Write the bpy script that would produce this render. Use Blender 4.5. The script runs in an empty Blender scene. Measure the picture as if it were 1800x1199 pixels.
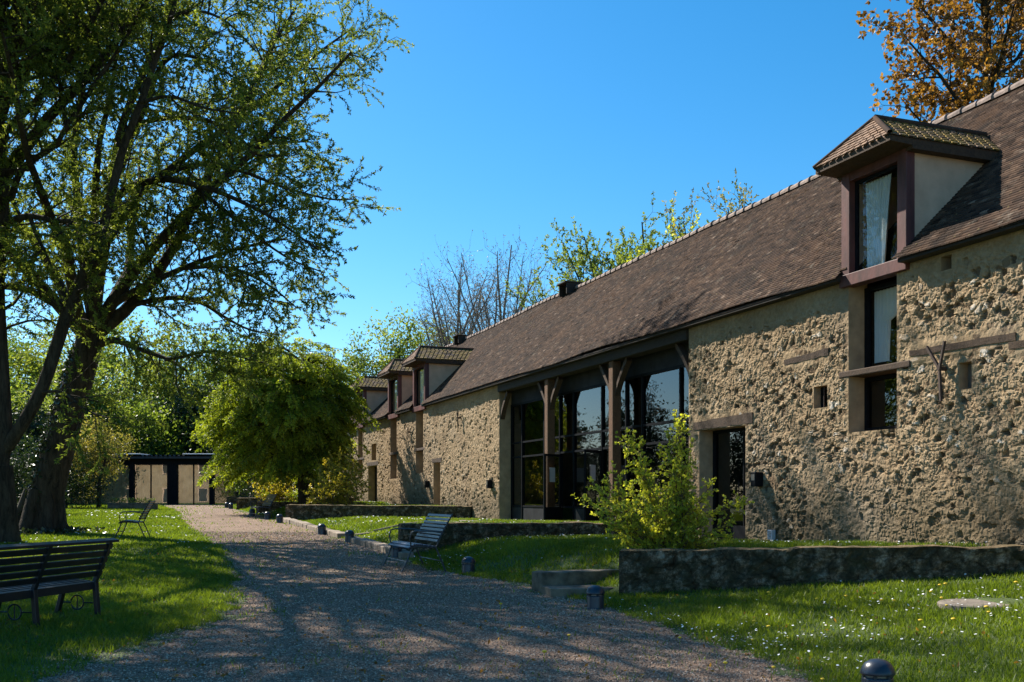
import bpy, math, random
import numpy as np
from mathutils import Vector, Matrix

# ------------------------------------------------------------------ scene, camera, world, sun
S = bpy.context.scene
COL = S.collection
R = math.radians
cam_d = bpy.data.cameras.new('camera')
cam = bpy.data.objects.new('camera', cam_d); COL.objects.link(cam)
cam.location = (0, 0, 1.5); cam.rotation_euler = (R(90), 0, 0)
cam_d.sensor_width = 36; cam_d.lens = 36; cam_d.shift_y = 0.153; cam_d.shift_x = 0.0
cam_d.clip_start = 0.05; cam_d.clip_end = 3000
S.camera = cam

SUN = np.array([-.778, .773, 1.02]); SUN /= np.linalg.norm(SUN)
SUN_EL = math.asin(SUN[2]); SUN_AZ = math.atan2(SUN[0], SUN[1])
W = bpy.data.worlds.new('World'); S.world = W; W.use_nodes = True
nt = W.node_tree; nt.nodes.clear()
sky = nt.nodes.new('ShaderNodeTexSky'); sky.sky_type = 'NISHITA'; sky.sun_disc = False
sky.sun_elevation = SUN_EL; sky.sun_rotation = SUN_AZ
sky.altitude = 100; sky.air_density = 1.0; sky.dust_density = 0.3; sky.ozone_density = 4.5
hs = nt.nodes.new('ShaderNodeHueSaturation'); hs.inputs['Saturation'].default_value = 1.33; hs.inputs['Hue'].default_value = .491
bg = nt.nodes.new('ShaderNodeBackground'); bg.inputs['Strength'].default_value = 0.09
wo = nt.nodes.new('ShaderNodeOutputWorld')
nt.links.new(sky.outputs[0], hs.inputs['Color']); nt.links.new(hs.outputs[0], bg.inputs[0]); nt.links.new(bg.outputs[0], wo.inputs[0])

sun_d = bpy.data.lights.new('sun', 'SUN'); sun_d.energy = 5.0; sun_d.angle = R(0.5); sun_d.color = (1.0, .93, .82)
sun = bpy.data.objects.new('sun', sun_d); COL.objects.link(sun)
sun.rotation_euler = Vector(SUN).to_track_quat('Z', 'Y').to_euler(); sun.location = tuple(SUN * 60)
S.view_settings.view_transform = 'Standard'; S.view_settings.look = 'None'
S.view_settings.exposure = 1.0; S.view_settings.gamma = 1
S.cycles.max_bounces = 8; S.cycles.transparent_max_bounces = 16
S.cycles.diffuse_bounces = 4; S.cycles.glossy_bounces = 4

# ------------------------------------------------------------------ helpers
rng = np.random.default_rng(7)
def px(x, y, Y):
    """point at depth Y seen at photo pixel x, y (used to survey the place)"""
    return np.array([(x - 900) / 1800 * Y, Y, 1.5 + (875 - y) / 1800 * Y])

_T = rng.random((4, 256, 256))
def vnoise(x, y, sc=1.0, seed=0):
    x = np.asarray(x, float) / sc + seed * 17.3; y = np.asarray(y, float) / sc + seed * 9.7
    xi = np.floor(x).astype(int); yi = np.floor(y).astype(int)
    fx = x - xi; fy = y - yi; fx = fx * fx * (3 - 2 * fx); fy = fy * fy * (3 - 2 * fy)
    T = _T[seed % 4]
    a = T[xi % 256, yi % 256]; b = T[(xi + 1) % 256, yi % 256]
    c = T[xi % 256, (yi + 1) % 256]; d = T[(xi + 1) % 256, (yi + 1) % 256]
    return (a * (1 - fx) + b * fx) * (1 - fy) + (c * (1 - fx) + d * fx) * fy
def fbm(x, y, sc=1.0, seed=0, oct=4):
    s = 0; a = .5; n = 0
    for k in range(oct):
        s = s + a * vnoise(x, y, sc / 2 ** k, seed + k); n += a; a *= .5
    return s / n
def worley(x, y, sc, seed=0):
    x = np.asarray(x, float) / sc; y = np.asarray(y, float) / sc
    xi = np.floor(x).astype(int); yi = np.floor(y).astype(int)
    ox = np.zeros(x.shape); oy = np.zeros(x.shape); best = np.full(x.shape, 9.0); second = np.full(x.shape, 9.0); rid = np.zeros(x.shape)
    for dx in (-1, 0, 1):
        for dy in (-1, 0, 1):
            cx = xi + dx; cy = yi + dy
            jx = _T[seed % 4][cx % 256, cy % 256]; jy = _T[(seed + 1) % 4][cx % 256, cy % 256]
            r = _T[(seed + 2) % 4][cx % 256, cy % 256]
            ddx = cx + .1 + .8 * jx - x; ddy = cy + .1 + .8 * jy - y; d = np.hypot(ddx, ddy)
            new = d < best
            second = np.where(new, best, np.minimum(second, d))
            ox = np.where(new, ddx, ox); oy = np.where(new, ddy, oy); rid = np.where(new, r, rid); best = np.where(new, d, best)
    return best, second, rid, ox, oy
def smooth(t):
    t = np.clip(t, 0, 1); return t * t * (3 - 2 * t)
def unit(v):
    v = np.asarray(v, float); return v / max(1e-9, np.linalg.norm(v))

class MB:
    def __init__(s): s.v = []; s.f = []; s.n = 0; s.t = []
    def add(s, V, F, tint=None):
        V = np.asarray(V, float).reshape(-1, 3)
        s.v.append(V)
        s.t.append(np.full(len(V), .5) if tint is None else np.broadcast_to(np.asarray(tint, float), (len(V),)))
        if isinstance(F, np.ndarray): s.f.append(F + s.n)
        else:
            for k in set(len(f) for f in F):
                s.f.append(np.array([f for f in F if len(f) == k]) + s.n)
        s.n += len(V); return s
    def box(s, a, b, tint=None):
        x0, y0, z0 = np.minimum(a, b); x1, y1, z1 = np.maximum(a, b)
        V = [(x0,y0,z0),(x1,y0,z0),(x1,y1,z0),(x0,y1,z0),(x0,y0,z1),(x1,y0,z1),(x1,y1,z1),(x0,y1,z1)]
        return s.add(V, np.array([(0,3,2,1),(4,5,6,7),(0,1,5,4),(1,2,6,5),(2,3,7,6),(3,0,4,7)]), tint)
    def hexa(s, V, tint=None):
        return s.add(V, np.array([(0,3,2,1),(4,5,6,7),(0,1,5,4),(1,2,6,5),(2,3,7,6),(3,0,4,7)]), tint)
    def bar(s, p0, p1, w, h, up=(0, 0, 1), tint=None):
        p0 = np.array(p0, float); p1 = np.array(p1, float); t = unit(p1 - p0)
        sd = np.cross(t, up)
        if np.linalg.norm(sd) < 1e-6: sd = np.cross(t, (1, 0, 0))
        sd = unit(sd); u = np.cross(sd, t)
        V = []
        for p in (p0, p1):
            for a, b in ((-1,-1),(1,-1),(1,1),(-1,1)): V.append(p + sd * a * w / 2 + u * b * h / 2)
        return s.hexa(V, tint)
    def tube(s, P, r, n=6, caps=False, tint=None):
        P = np.asarray(P, float); m = len(P)
        r = np.broadcast_to(np.asarray(r, float), (m,))
        T = np.gradient(P, axis=0); T /= np.maximum(1e-9, np.linalg.norm(T, axis=1))[:, None]
        ref = np.array([0, 0, 1.0]) if abs(T[:, 2]).mean() < .9 else np.array([1.0, 0, 0])
        A = np.cross(T, ref); A /= np.maximum(1e-9, np.linalg.norm(A, axis=1))[:, None]
        B = np.cross(T, A)
        a = np.linspace(0, 2 * math.pi, n, endpoint=False)
        V = P[:, None, :] + r[:, None, None] * (np.cos(a)[None, :, None] * A[:, None, :] + np.sin(a)[None, :, None] * B[:, None, :])
        i = np.arange(m - 1)[:, None] * n; j = np.arange(n)[None, :]; k = (j + 1) % n
        F = np.stack([i + j, i + k, i + n + k, i + n + j], -1).reshape(-1, 4)
        s.add(V.reshape(-1, 3), F, tint)
        if caps:
            for q in (0, m - 1):
                s.add(V[q], [tuple(range(n))] if q else [tuple(range(n))[::-1]], tint)
        return s
    def lathe(s, prof, c=(0, 0, 0), n=20, tint=None):
        P = np.array(prof, float); a = np.linspace(0, 2 * math.pi, n, endpoint=False); m = len(P)
        V = np.stack([P[:, 0:1] * np.cos(a) + c[0], P[:, 0:1] * np.sin(a) + c[1], np.repeat(P[:, 1:2], n, 1) + c[2]], -1)
        i = np.arange(m - 1)[:, None] * n; j = np.arange(n)[None, :]; k = (j + 1) % n
        F = np.stack([i + j, i + k, i + n + k, i + n + j], -1).reshape(-1, 4)
        return s.add(V.reshape(-1, 3), F, tint)
    def leaves(s, C, L, Wd, r, down=0.0, axis=None, tint=None):
        C = np.asarray(C, float); n = len(C)
        if n == 0: return s
        t = r.normal(size=(n, 3)); t[:, 2] -= down
        if axis is not None: t = t * .55 + axis
        t /= np.linalg.norm(t, axis=1)[:, None]
        b = np.cross(t, r.normal(size=(n, 3))); b /= np.maximum(1e-6, np.linalg.norm(b, axis=1))[:, None]
        l = (L * r.uniform(.65, 1.25, n))[:, None]; w = (Wd * r.uniform(.7, 1.2, n))[:, None]
        nn = np.cross(t, b)
        V = np.stack([C, C + t * l * .5 + b * w / 2 + nn * l * .08, C + t * l, C + t * l * .5 - b * w / 2 + nn * l * .08], 1).reshape(-1, 3)
        ti = r.random(n) if tint is None else np.clip(tint + r.normal(0, .16, n), 0, 1)
        return s.add(V, np.arange(4 * n).reshape(-1, 4), np.repeat(ti, 4))
    def mesh(s, name, mat=None, origin=(0, 0, 0), smooth_=False):
        V = np.concatenate(s.v) - np.asarray(origin, float)
        me = bpy.data.meshes.new(name); me.vertices.add(len(V)); me.vertices.foreach_set('co', V.astype(np.float32).ravel())
        idx = np.concatenate([f.ravel() for f in s.f]); tot = np.concatenate([np.full(len(f), f.shape[1]) for f in s.f])
        st = np.concatenate([[0], np.cumsum(tot)[:-1]])
        me.loops.add(len(idx)); me.loops.foreach_set('vertex_index', idx.astype(np.int32))
        me.polygons.add(len(tot)); me.polygons.foreach_set('loop_start', st.astype(np.int32)); me.polygons.foreach_set('loop_total', tot.astype(np.int32))
        me.polygons.foreach_set('use_smooth', np.full(len(tot), bool(smooth_)))
        at = me.attributes.new('tint', 'FLOAT', 'POINT'); at.data.foreach_set('value', np.concatenate(s.t).astype(np.float32))
        me.update(calc_edges=True)
        if mat: me.materials.append(mat)
        return me
    def build(s, name, mat, parent=None, origin=None, smooth_=False, bevel=0):
        if origin is None: origin = ROOT.get(parent.name, (0, 0, 0)) if parent else (0, 0, 0)
        o = bpy.data.objects.new(name, s.mesh(name, mat, origin, smooth_)); COL.objects.link(o)
        if parent: o.parent = parent; ROOT[o.name] = origin
        else: o.location = origin; ROOT[o.name] = origin
        if bevel:
            m = o.modifiers.new('bevel', 'BEVEL'); m.width = bevel; m.segments = 2; m.limit_method = 'ANGLE'
        return o
ROOT = {}
def tag(o, label=None, cat=None, group=None, kind=None):
    if label: o['label'] = label
    if cat: o['category'] = cat
    if group: o['group'] = group
    if kind: o['kind'] = kind
    return o
def thing(name, label, cat, loc=(0, 0, 0), group=None, rotz=0):
    o = bpy.data.objects.new(name, None); COL.objects.link(o); o.empty_display_size = .2
    o.location = tuple(loc); o.rotation_euler = (0, 0, rotz); ROOT[o.name] = tuple(loc)
    return tag(o, label, cat, group)
def dup(root, loc, rotz, label, group=None, scale=1.0):
    def cp(o, parent):
        c = o.copy(); COL.objects.link(c)
        if parent: c.parent = parent
        for ch in list(o.children): cp(ch, c)
        return c
    r = cp(root, None); r.location = tuple(loc); r.rotation_euler = (0, 0, rotz); r.scale = (scale,) * 3
    r['label'] = label
    if group: r['group'] = group
    return r

# ------------------------------------------------------------------ materials
def mat(name):
    m = bpy.data.materials.new(name); m.use_nodes = True; t = m.node_tree
    b = t.nodes['Principled BSDF']
    return m, t, b
def N(t, typ, **kw):
    n = t.nodes.new(typ)
    for k, v in kw.items():
        if k.startswith('i_'): n.inputs[k[2:].replace('_', ' ')].default_value = v
        else: setattr(n, k, v)
    return n
def ramp(t, src, stops):
    r = N(t, 'ShaderNodeValToRGB'); e = r.color_ramp.elements
    while len(e) < len(stops): e.new(.5)
    for el, (p, c) in zip(e, stops): el.position = p; el.color = (*c, 1) if len(c) == 3 else c
    t.links.new(src, r.inputs[0]); return r.outputs[0]
def mix(t, fac, a, b, mode='MIX'):
    m = N(t, 'ShaderNodeMix', data_type='RGBA', blend_type=mode)
    for sock, v in ((m.inputs[0], fac), (m.inputs[6], a), (m.inputs[7], b)):
        if hasattr(v, 'links'): t.links.new(v, sock)
        else: sock.default_value = v if not isinstance(v, tuple) else (*v, 1)[:4]
    return m.outputs[2]
def coords(t): return N(t, 'ShaderNodeTexCoord').outputs['Object']
def noise(t, co, scale, detail=4, rough=.55, dist=0):
    n = N(t, 'ShaderNodeTexNoise'); n.inputs['Scale'].default_value = scale; n.inputs['Detail'].default_value = detail
    n.inputs['Roughness'].default_value = rough; n.inputs['Distortion'].default_value = dist
    t.links.new(co, n.inputs['Vector']); return n.outputs[0]
def voro(t, co, scale, feature='F1', out='Distance', rand=1):
    n = N(t, 'ShaderNodeTexVoronoi', feature=feature); n.inputs['Scale'].default_value = scale; n.inputs['Randomness'].default_value = rand
    t.links.new(co, n.inputs['Vector']); return n.outputs[out]
def bump(t, b, h, strength=.5, dist=.02):
    n = N(t, 'ShaderNodeBump'); n.inputs['Strength'].default_value = strength; n.inputs['Distance'].default_value = dist
    t.links.new(h, n.inputs['Height']); t.links.new(n.outputs[0], b.inputs['Normal'])
def attr(t, name='tint'): return N(t, 'ShaderNodeAttribute', attribute_name=name).outputs['Fac']
def stretch(t, co, s):
    m = N(t, 'ShaderNodeMapping'); m.inputs['Scale'].default_value = s; t.links.new(co, m.inputs['Vector']); return m.outputs[0]

def simple(name, col, rough=.6, var=.35, scale=6, bmp=.15, metal=0.0, spec=.5, st=(1, 1, 1)):
    m, t, b = mat(name); co = stretch(t, coords(t), st); n = noise(t, co, scale, 6)
    lo = tuple(c * (1 - var) for c in col); hi = tuple(min(1, c * (1 + var)) for c in col)
    t.links.new(ramp(t, n, [(.3, lo), (.7, hi)]), b.inputs['Base Color'])
    b.inputs['Roughness'].default_value = rough; b.inputs['Metallic'].default_value = metal; b.inputs['Specular IOR Level'].default_value = spec
    if bmp: bump(t, b, noise(t, co, scale * 5, 5), bmp, .01)
    return m
def leafmat(name, dark, light, trans=.5, rough=.45, hue=None):
    m, t, b = mat(name)
    stops = [(0, dark), (.6, tuple((a + c) / 2 for a, c in zip(dark, light))), (1, light)]
    c = ramp(t, attr(t), stops)
    t.links.new(c, b.inputs['Base Color']); b.inputs['Roughness'].default_value = rough; b.inputs['Specular IOR Level'].default_value = .4
    tr = N(t, 'ShaderNodeBsdfTranslucent'); t.links.new(mix(t, 1.0, c, (1.5, 1.45, .7), 'MULTIPLY'), tr.inputs[0])
    mx = N(t, 'ShaderNodeMixShader'); mx.inputs[0].default_value = trans
    t.links.new(b.outputs[0], mx.inputs[1]); t.links.new(tr.outputs[0], mx.inputs[2])
    t.links.new(mx.outputs[0], t.nodes['Material Output'].inputs[0]); return m
def glassmat(name, tint, ior=1.6, bright=1.0):
    m, t, b = mat(name)
    tr = N(t, 'ShaderNodeBsdfTransparent'); tr.inputs[0].default_value = (*tint, 1)
    gl = N(t, 'ShaderNodeBsdfGlossy'); gl.inputs['Roughness'].default_value = .0; gl.inputs[0].default_value = (bright,) * 3 + (1,)
    co = coords(t); nb = N(t, 'ShaderNodeBump'); nb.inputs['Strength'].default_value = .03; nb.inputs['Distance'].default_value = .05
    t.links.new(noise(t, co, .8, 2), nb.inputs['Height']); t.links.new(nb.outputs[0], gl.inputs['Normal'])
    fr = N(t, 'ShaderNodeFresnel'); ge = N(t, 'ShaderNodeNewGeometry'); io = N(t, 'ShaderNodeMapRange')
    io.inputs[3].default_value = ior; io.inputs[4].default_value = 1 / ior; t.links.new(ge.outputs['Backfacing'], io.inputs[0]); t.links.new(io.outputs[0], fr.inputs[0])
    mx = N(t, 'ShaderNodeMixShader'); t.links.new(fr.outputs[0], mx.inputs[0]); t.links.new(tr.outputs[0], mx.inputs[1]); t.links.new(gl.outputs[0], mx.inputs[2])
    t.links.new(mx.outputs[0], t.nodes['Material Output'].inputs[0]); return m

def m_rubble():
    m, t, b = mat('rubble_wall'); co = coords(t)
    n1 = noise(t, co, 1.3, 6, .6); n2 = noise(t, co, 14, 5, .65)
    base = ramp(t, n1, [(.25, (.29, .20, .115)), (.5, (.41, .295, .175)), (.75, (.49, .37, .235))])
    base = mix(t, .55, base, ramp(t, n2, [(.3, (.4, .36, .3)), (.7, (1, 1, 1))]), 'MULTIPLY')
    st = ramp(t, attr(t), [(0, (.035, .022, .013)), (.16, (.085, .052, .028)), (.3, (.20, .135, .075)), (.55, (.33, .235, .135)), (.9, (.40, .30, .18)), (.975, (.62, .56, .48))])  # stone tones; the darkest also put shade into the sunken pits
    base = mix(t, attr(t, 'stone'), base, st)
    # damp, mossy foot of the wall and grey weather streaks
    sz = N(t, 'ShaderNodeSeparateXYZ'); t.links.new(co, sz.inputs[0])
    mr = N(t, 'ShaderNodeMapRange'); mr.inputs[1].default_value = .55; mr.inputs[2].default_value = 1.25; mr.inputs[3].default_value = .6; mr.inputs[4].default_value = 0
    ad = N(t, 'ShaderNodeMath', operation='MULTIPLY_ADD'); ad.inputs[1].default_value = -.9; t.links.new(n1, ad.inputs[0]); t.links.new(sz.outputs[2], ad.inputs[2])
    a2 = N(t, 'ShaderNodeMath', operation='ADD'); a2.inputs[1].default_value = .45; t.links.new(ad.outputs[0], a2.inputs[0])
    t.links.new(a2.outputs[0], mr.inputs[0])
    base = mix(t, mr.outputs[0], base, (.075, .06, .035))
    gr = ramp(t, noise(t, co, .55, 5, .6), [(.52, (0, 0, 0)), (.72, (.45, .45, .45))])
    base = mix(t, gr, base, (.25, .205, .155))
    t.links.new(base, b.inputs['Base Color']); b.inputs['Roughness'].default_value = .95; b.inputs['Specular IOR Level'].default_value = .15
    hh = N(t, 'ShaderNodeMath', operation='ADD'); t.links.new(noise(t, co, 22, 8, .7), hh.inputs[0]); t.links.new(voro(t, co, 16, 'SMOOTH_F1'), hh.inputs[1])
    bump(t, b, hh.outputs[0], 1.0, .02); return m
def m_tiles():
    m, t, b = mat('old_flat_tiles'); co = coords(t)
    tc = ramp(t, attr(t), [(0, (.008, .005, .004)), (.16, (.028, .017, .012)), (.4, (.062, .037, .025)), (.65, (.094, .056, .036)), (.85, (.14, .088, .058)), (.97, (.30, .22, .165))])
    n = noise(t, co, 1.1, 6, .65); n2 = noise(t, co, 9, 6, .7)
    tc = mix(t, ramp(t, n2, [(.42, (0, 0, 0)), (.68, (.75, .75, .75))]), tc, (.04, .028, .022))
    tc = mix(t, ramp(t, n, [(.5, (0, 0, 0)), (.66, (.7, .7, .7))]), tc, (.022, .017, .014))
    tc = mix(t, ramp(t, voro(t, co, 5.5), [(.06, (.8, .8, .8)), (.13, (0, 0, 0))]), tc, (.20, .155, .07))
    tc = mix(t, ramp(t, noise(t, co, .8, 7, .7), [(.52, (0, 0, 0)), (.74, (.6, .6, .6))]), tc, (.13, .068, .034))
    tc = mix(t, ramp(t, noise(t, co, 2.6, 7, .75), [(.58, (0, 0, 0)), (.68, (.55, .55, .55))]), tc, (.22, .19, .15))
    t.links.new(tc, b.inputs['Base Color']); b.inputs['Roughness'].default_value = .9; b.inputs['Specular IOR Level'].default_value = .1
    bump(t, b, n2, .5, .012); return m
def m_mosstile():
    m, t, b = mat('mossy_tiles'); co = coords(t)
    tc = ramp(t, attr(t), [(0, (.05, .036, .028)), (.5, (.12, .075, .05)), (1, (.20, .14, .10))])
    moss = ramp(t, noise(t, co, 14, 5), [(.35, (.11, .08, .014)), (.65, (.31, .20, .03))])
    tc = mix(t, ramp(t, noise(t, co, 4.2, 7, .75), [(.43, (0, 0, 0)), (.54, (.95, .95, .95))]), tc, moss)
    t.links.new(tc, b.inputs['Base Color']); b.inputs['Roughness'].default_value = .95
    bump(t, b, noise(t, co, 26, 6, .7), .9, .02); return m
def m_lowwall():
    m, t, b = mat('mossy_old_wall'); co = coords(t)
    c = ramp(t, noise(t, co, 6, 10, .78), [(.34, (.024, .019, .011)), (.5, (.07, .054, .032)), (.58, (.20, .15, .10)), (.68, (.40, .32, .23))])
    vd = voro(t, stretch(t, co, (1, 1, 1.5)), 3.6, 'DISTANCE_TO_EDGE'); c = mix(t, 1.0, c, ramp(t, vd, [(0, (.6, .58, .55)), (.09, (1.15, 1.15, 1.15))]), 'MULTIPLY')
    g = ramp(t, noise(t, co, 2.2, 6, .7), [(.5, (0, 0, 0)), (.7, (.7, .7, .7))])
    c = mix(t, g, c, (.05, .047, .018))
    ge = N(t, 'ShaderNodeNewGeometry'); sz = N(t, 'ShaderNodeSeparateXYZ'); t.links.new(ge.outputs['True Normal'], sz.inputs[0])
    top = ramp(t, sz.outputs[2], [(.6, (0, 0, 0)), (.85, (.7, .7, .7))])
    c = mix(t, top, c, ramp(t, noise(t, co, 7, 6, .7), [(.35, (.09, .075, .03)), (.65, (.30, .21, .12))]))
    t.links.new(c, b.inputs['Base Color']); b.inputs['Roughness'].default_value = .95; b.inputs['Specular IOR Level'].default_value = .15
    bump(t, b, noise(t, co, 18, 8, .7), 1.0, .03); return m
def m_gravel():
    m, t, b = mat('pink_gravel'); co = coords(t)
    v = voro(t, co, 68, 'F1', 'Color'); sp = N(t, 'ShaderNodeSeparateColor'); t.links.new(v, sp.inputs[0])
    c = ramp(t, sp.outputs[0], [(0, (.10, .060, .036)), (.3, (.215, .135, .085)), (.6, (.31, .20, .13)), (.85, (.42, .285, .19)), (1, (.60, .46, .33))])
    c = mix(t, .5, c, ramp(t, noise(t, co, .9, 6, .6), [(.3, (.5, .44, .36)), (.7, (1.1, 1.02, .96))]), 'MULTIPLY')
    c = mix(t, ramp(t, noise(t, co, .45, 7, .65), [(.54, (0, 0, 0)), (.7, (.5, .5, .5))]), c, (.15, .135, .05))
    c = mix(t, ramp(t, noise(t, co, 3.5, 6, .7), [(.58, (0, 0, 0)), (.7, (.6, .6, .6))]), c, (.10, .07, .05))
    t.links.new(c, b.inputs['Base Color']); b.inputs['Roughness'].default_value = .9
    h = N(t, 'ShaderNodeMath', operation='ADD'); t.links.new(voro(t, co, 68), h.inputs[0]); t.links.new(noise(t, co, 9, 6, .7), h.inputs[1])
    bump(t, b, h.outputs[0], .9, .03); return m
def m_ground():
    m, t, b = mat('lawn_soil'); co = coords(t)
    c = ramp(t, noise(t, co, 2.5, 8, .7), [(.3, (.045, .062, .014)), (.55, (.075, .115, .02)), (.75, (.12, .15, .035))])
    c = mix(t, ramp(t, noise(t, co, .7, 5), [(.58, (0, 0, 0)), (.75, (.6, .6, .6))]), c, (.13, .11, .05))
    t.links.new(c, b.inputs['Base Color']); b.inputs['Roughness'].default_value = .95
    bump(t, b, noise(t, co, 30, 6, .7), 1, .03); return m
def m_bark(name, dark, light, sc=9):
    m, t, b = mat(name); co = coords(t); cs = stretch(t, co, (1, 1, .22)); n = noise(t, cs, sc, 8, .7, .8)
    c = ramp(t, n, [(.35, dark), (.65, light)])
    t.links.new(c, b.inputs['Base Color']); b.inputs['Roughness'].default_value = .95; b.inputs['Specular IOR Level'].default_value = .2
    bump(t, b, n, 1.0, .05); return m
def m_timber(name, dark, light):
    m, t, b = mat(name); co = coords(t); n = noise(t, stretch(t, co, (6, 6, 6)), 2.2, 9, .75, 1.2)
    t.links.new(ramp(t, n, [(.3, dark), (.7, light)]), b.inputs['Base Color']); b.inputs['Roughness'].default_value = .85
    bump(t, b, n, .6, .02); return m

M = dict(
    browntile=simple('brown_hip_tiles', (.20, .115, .065), .85, .5, 7, .6), rubble=m_rubble(), tiles=m_tiles(), moss=m_mosstile(), low=m_lowwall(), gravel=m_gravel(), ground=m_ground(),
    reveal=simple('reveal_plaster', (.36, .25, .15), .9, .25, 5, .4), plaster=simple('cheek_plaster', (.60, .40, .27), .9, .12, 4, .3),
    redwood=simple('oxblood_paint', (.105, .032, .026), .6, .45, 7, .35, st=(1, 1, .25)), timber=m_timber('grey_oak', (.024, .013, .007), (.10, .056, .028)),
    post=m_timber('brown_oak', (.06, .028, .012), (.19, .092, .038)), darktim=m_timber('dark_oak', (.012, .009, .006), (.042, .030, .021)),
    steel=simple('black_steel', (.009, .010, .012), .6, .3, 10, .05, .0, .08), panel=simple('grey_steel_panel', (.03, .031, .034), .7, .3, 3, .05, 0, .1),
    ridge=simple('ridge_terracotta', (.25, .185, .15), .9, .5, 7, .5), iron=simple('rust_iron', (.045, .025, .017), .8, .4, 20, .3),
    bluepaint=simple('dark_blue_paint', (.022, .036, .07), .3, .25, 9, .08), blackpaint=simple('black_green_paint', (.012, .015, .02), .38, .3, 9, .08),
    bollard=simple('bollard_paint', (.018, .026, .04), .32, .3, 12, .06), lens=simple('lamp_lens', (.16, .15, .13), .25, .2, 20, 0),
    frame=simple('grey_painted_tube', (.05, .055, .06), .4, .3, 12, .05), curtain=simple('white_curtain', (.68, .68, .64), .9, .08, 3, .05, st=(8, 8, .2)),
    paper=simple('notice_paper', (.6, .58, .6), .8, .05, 3, 0), ink=simple('notice_ink', (.12, .12, .14), .8, .1, 3, 0),
    stone=simple('step_stone', (.15, .118, .08), .95, .65, 5, .8), kerb=simple('kerb_stone', (.24, .19, .14), .95, .5, 3.5, .7),
    reflection_sheet=simple('tan_reflection', (.86, .60, .36), .9, .2, 2.5, .2), white=simple('roof_sheet_white', (.75, .75, .76), .6, .1, 4, .05),
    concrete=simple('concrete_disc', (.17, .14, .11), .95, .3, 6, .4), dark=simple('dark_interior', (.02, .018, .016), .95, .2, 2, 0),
    roofsheet=simple('dark_roof_sheet', (.03, .034, .042), .5, .3, 5, .2), oldwood=simple('weathered_boards', (.13, .11, .085), .9, .5, 6, .5, st=(5, 5, .3)),
    glass=glassmat('window_glass', (.42, .46, .46), 1.75), glassc=glassmat('clear_window_glass', (.86, .9, .9), 1.5), glass2=glassmat('pavilion_glass', (.85, .84, .8), 3.6),
    bark=m_bark('willow_bark', (.018, .014, .010), (.085, .065, .046)), barkg=m_bark('grey_bark', (.11, .095, .085), (.25, .225, .205)),
    barkd=m_bark('dark_bark', (.02, .017, .012), (.07, .055, .04)), stem=simple('shrub_stem', (.10, .065, .035), .9, .3, 20, .2),
    l_willow=leafmat('willow_leaf', (.07, .105, .022), (.225, .27, .055), .62), l_mid=leafmat('mid_leaf', (.065, .11, .02), (.22, .29, .05), .6),
    l_pale=leafmat('pale_leaf', (.075, .11, .03), (.22, .27, .075), .6), l_dark=leafmat('dark_leaf', (.012, .026, .008), (.045, .075, .02), .3),
    l_horn=leafmat('hornbeam_leaf', (.11, .165, .013), (.36, .41, .036), .55), l_lime=leafmat('lime_leaf', (.24, .29, .035), (.60, .60, .09), .58),
    l_yel=leafmat('yellow_leaf', (.20, .19, .02), (.55, .44, .06), .5), l_ochre=leafmat('ochre_leaf', (.07, .09, .02), (.36, .30, .09), .5),
    l_rust=leafmat('rust_leaf', (.11, .055, .016), (.36, .19, .045), .5), l_ivy=leafmat('ivy_leaf', (.010, .022, .008), (.05, .07, .03), .15, .3),
    l_green=leafmat('spring_leaf', (.08, .125, .03), (.23, .28, .06), .6), l_bud=leafmat('bare_buds', (.12, .10, .09), (.26, .22, .20), .2),
    grass=leafmat('grass_blade', (.065, .115, .010), (.215, .275, .026), .5, .5), petal=simple('daisy_petal', (.85, .85, .82), .7, .05, 5, 0),
    dandelion=simple('dandelion_yellow', (.75, .50, .02), .7, .15, 20, 0), needle=leafmat('conifer_leaf', (.010, .022, .010), (.035, .06, .022), .15),
)

# ------------------------------------------------------------------ survey of the place
dU = np.array([-.3577, .9339]); pQ = np.array([.9339, .3577]); QF = 10.77     # facade direction, inward normal, distance
def uq(X, Y): return X * dU[0] + Y * dU[1], X * pQ[0] + Y * pQ[1]
def XY(u, q): return u * dU[0] + q * pQ[0], u * dU[1] + q * pQ[1]
def B(u, w, z):
    u = np.asarray(u, float); w = np.asarray(w, float); z = np.asarray(z, float)
    x, y = XY(u, QF + w); return np.stack(np.broadcast_arrays(x, y, z), -1)
def g0(Y): return np.interp(Y, [-40, 8, 14, 20, 25, 35, 50, 64, 120], [-.1, 0, .07, .25, .42, .66, .92, 1.07, 1.25])
RE_Y = [-10, 0, 8.3, 9.8, 11, 13, 15.75, 17.1, 19.2, 21.5, 25, 30, 36, 45, 55, 63.6]
RE_X = [3.4, 3.0, 2.45, 2.2, 1.83, 1.35, .39, -.66, -1.7, -2.5, -3.8, -5.7, -8.0, -11.5, -15.3, -17.5]
LE_Y = [-10, 0, 8.3, 9.5, 12.1, 14.7, 21.6, 31, 49, 63.6]
LE_X = [-4.8, -4.2, -3.9, -3.7, -3.5, -3.9, -6.0, -9.8, -16.2, -22]
def right_edge(Y): return np.interp(Y, RE_Y, RE_X)
def left_edge(Y): return np.interp(Y, LE_Y, LE_X)
def w1(q): return 12.95 - (q - 6.4) * .72
def w2(q): return 20.9 - (q - 5.55) * .15
def w3(q): return 36.5 - (q - 5.45) * .87
def w4(q): return 44.0 - (q - 5.3) * .3
def w5(q): return 51.5 - (q - 5.3) * .3
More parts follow.
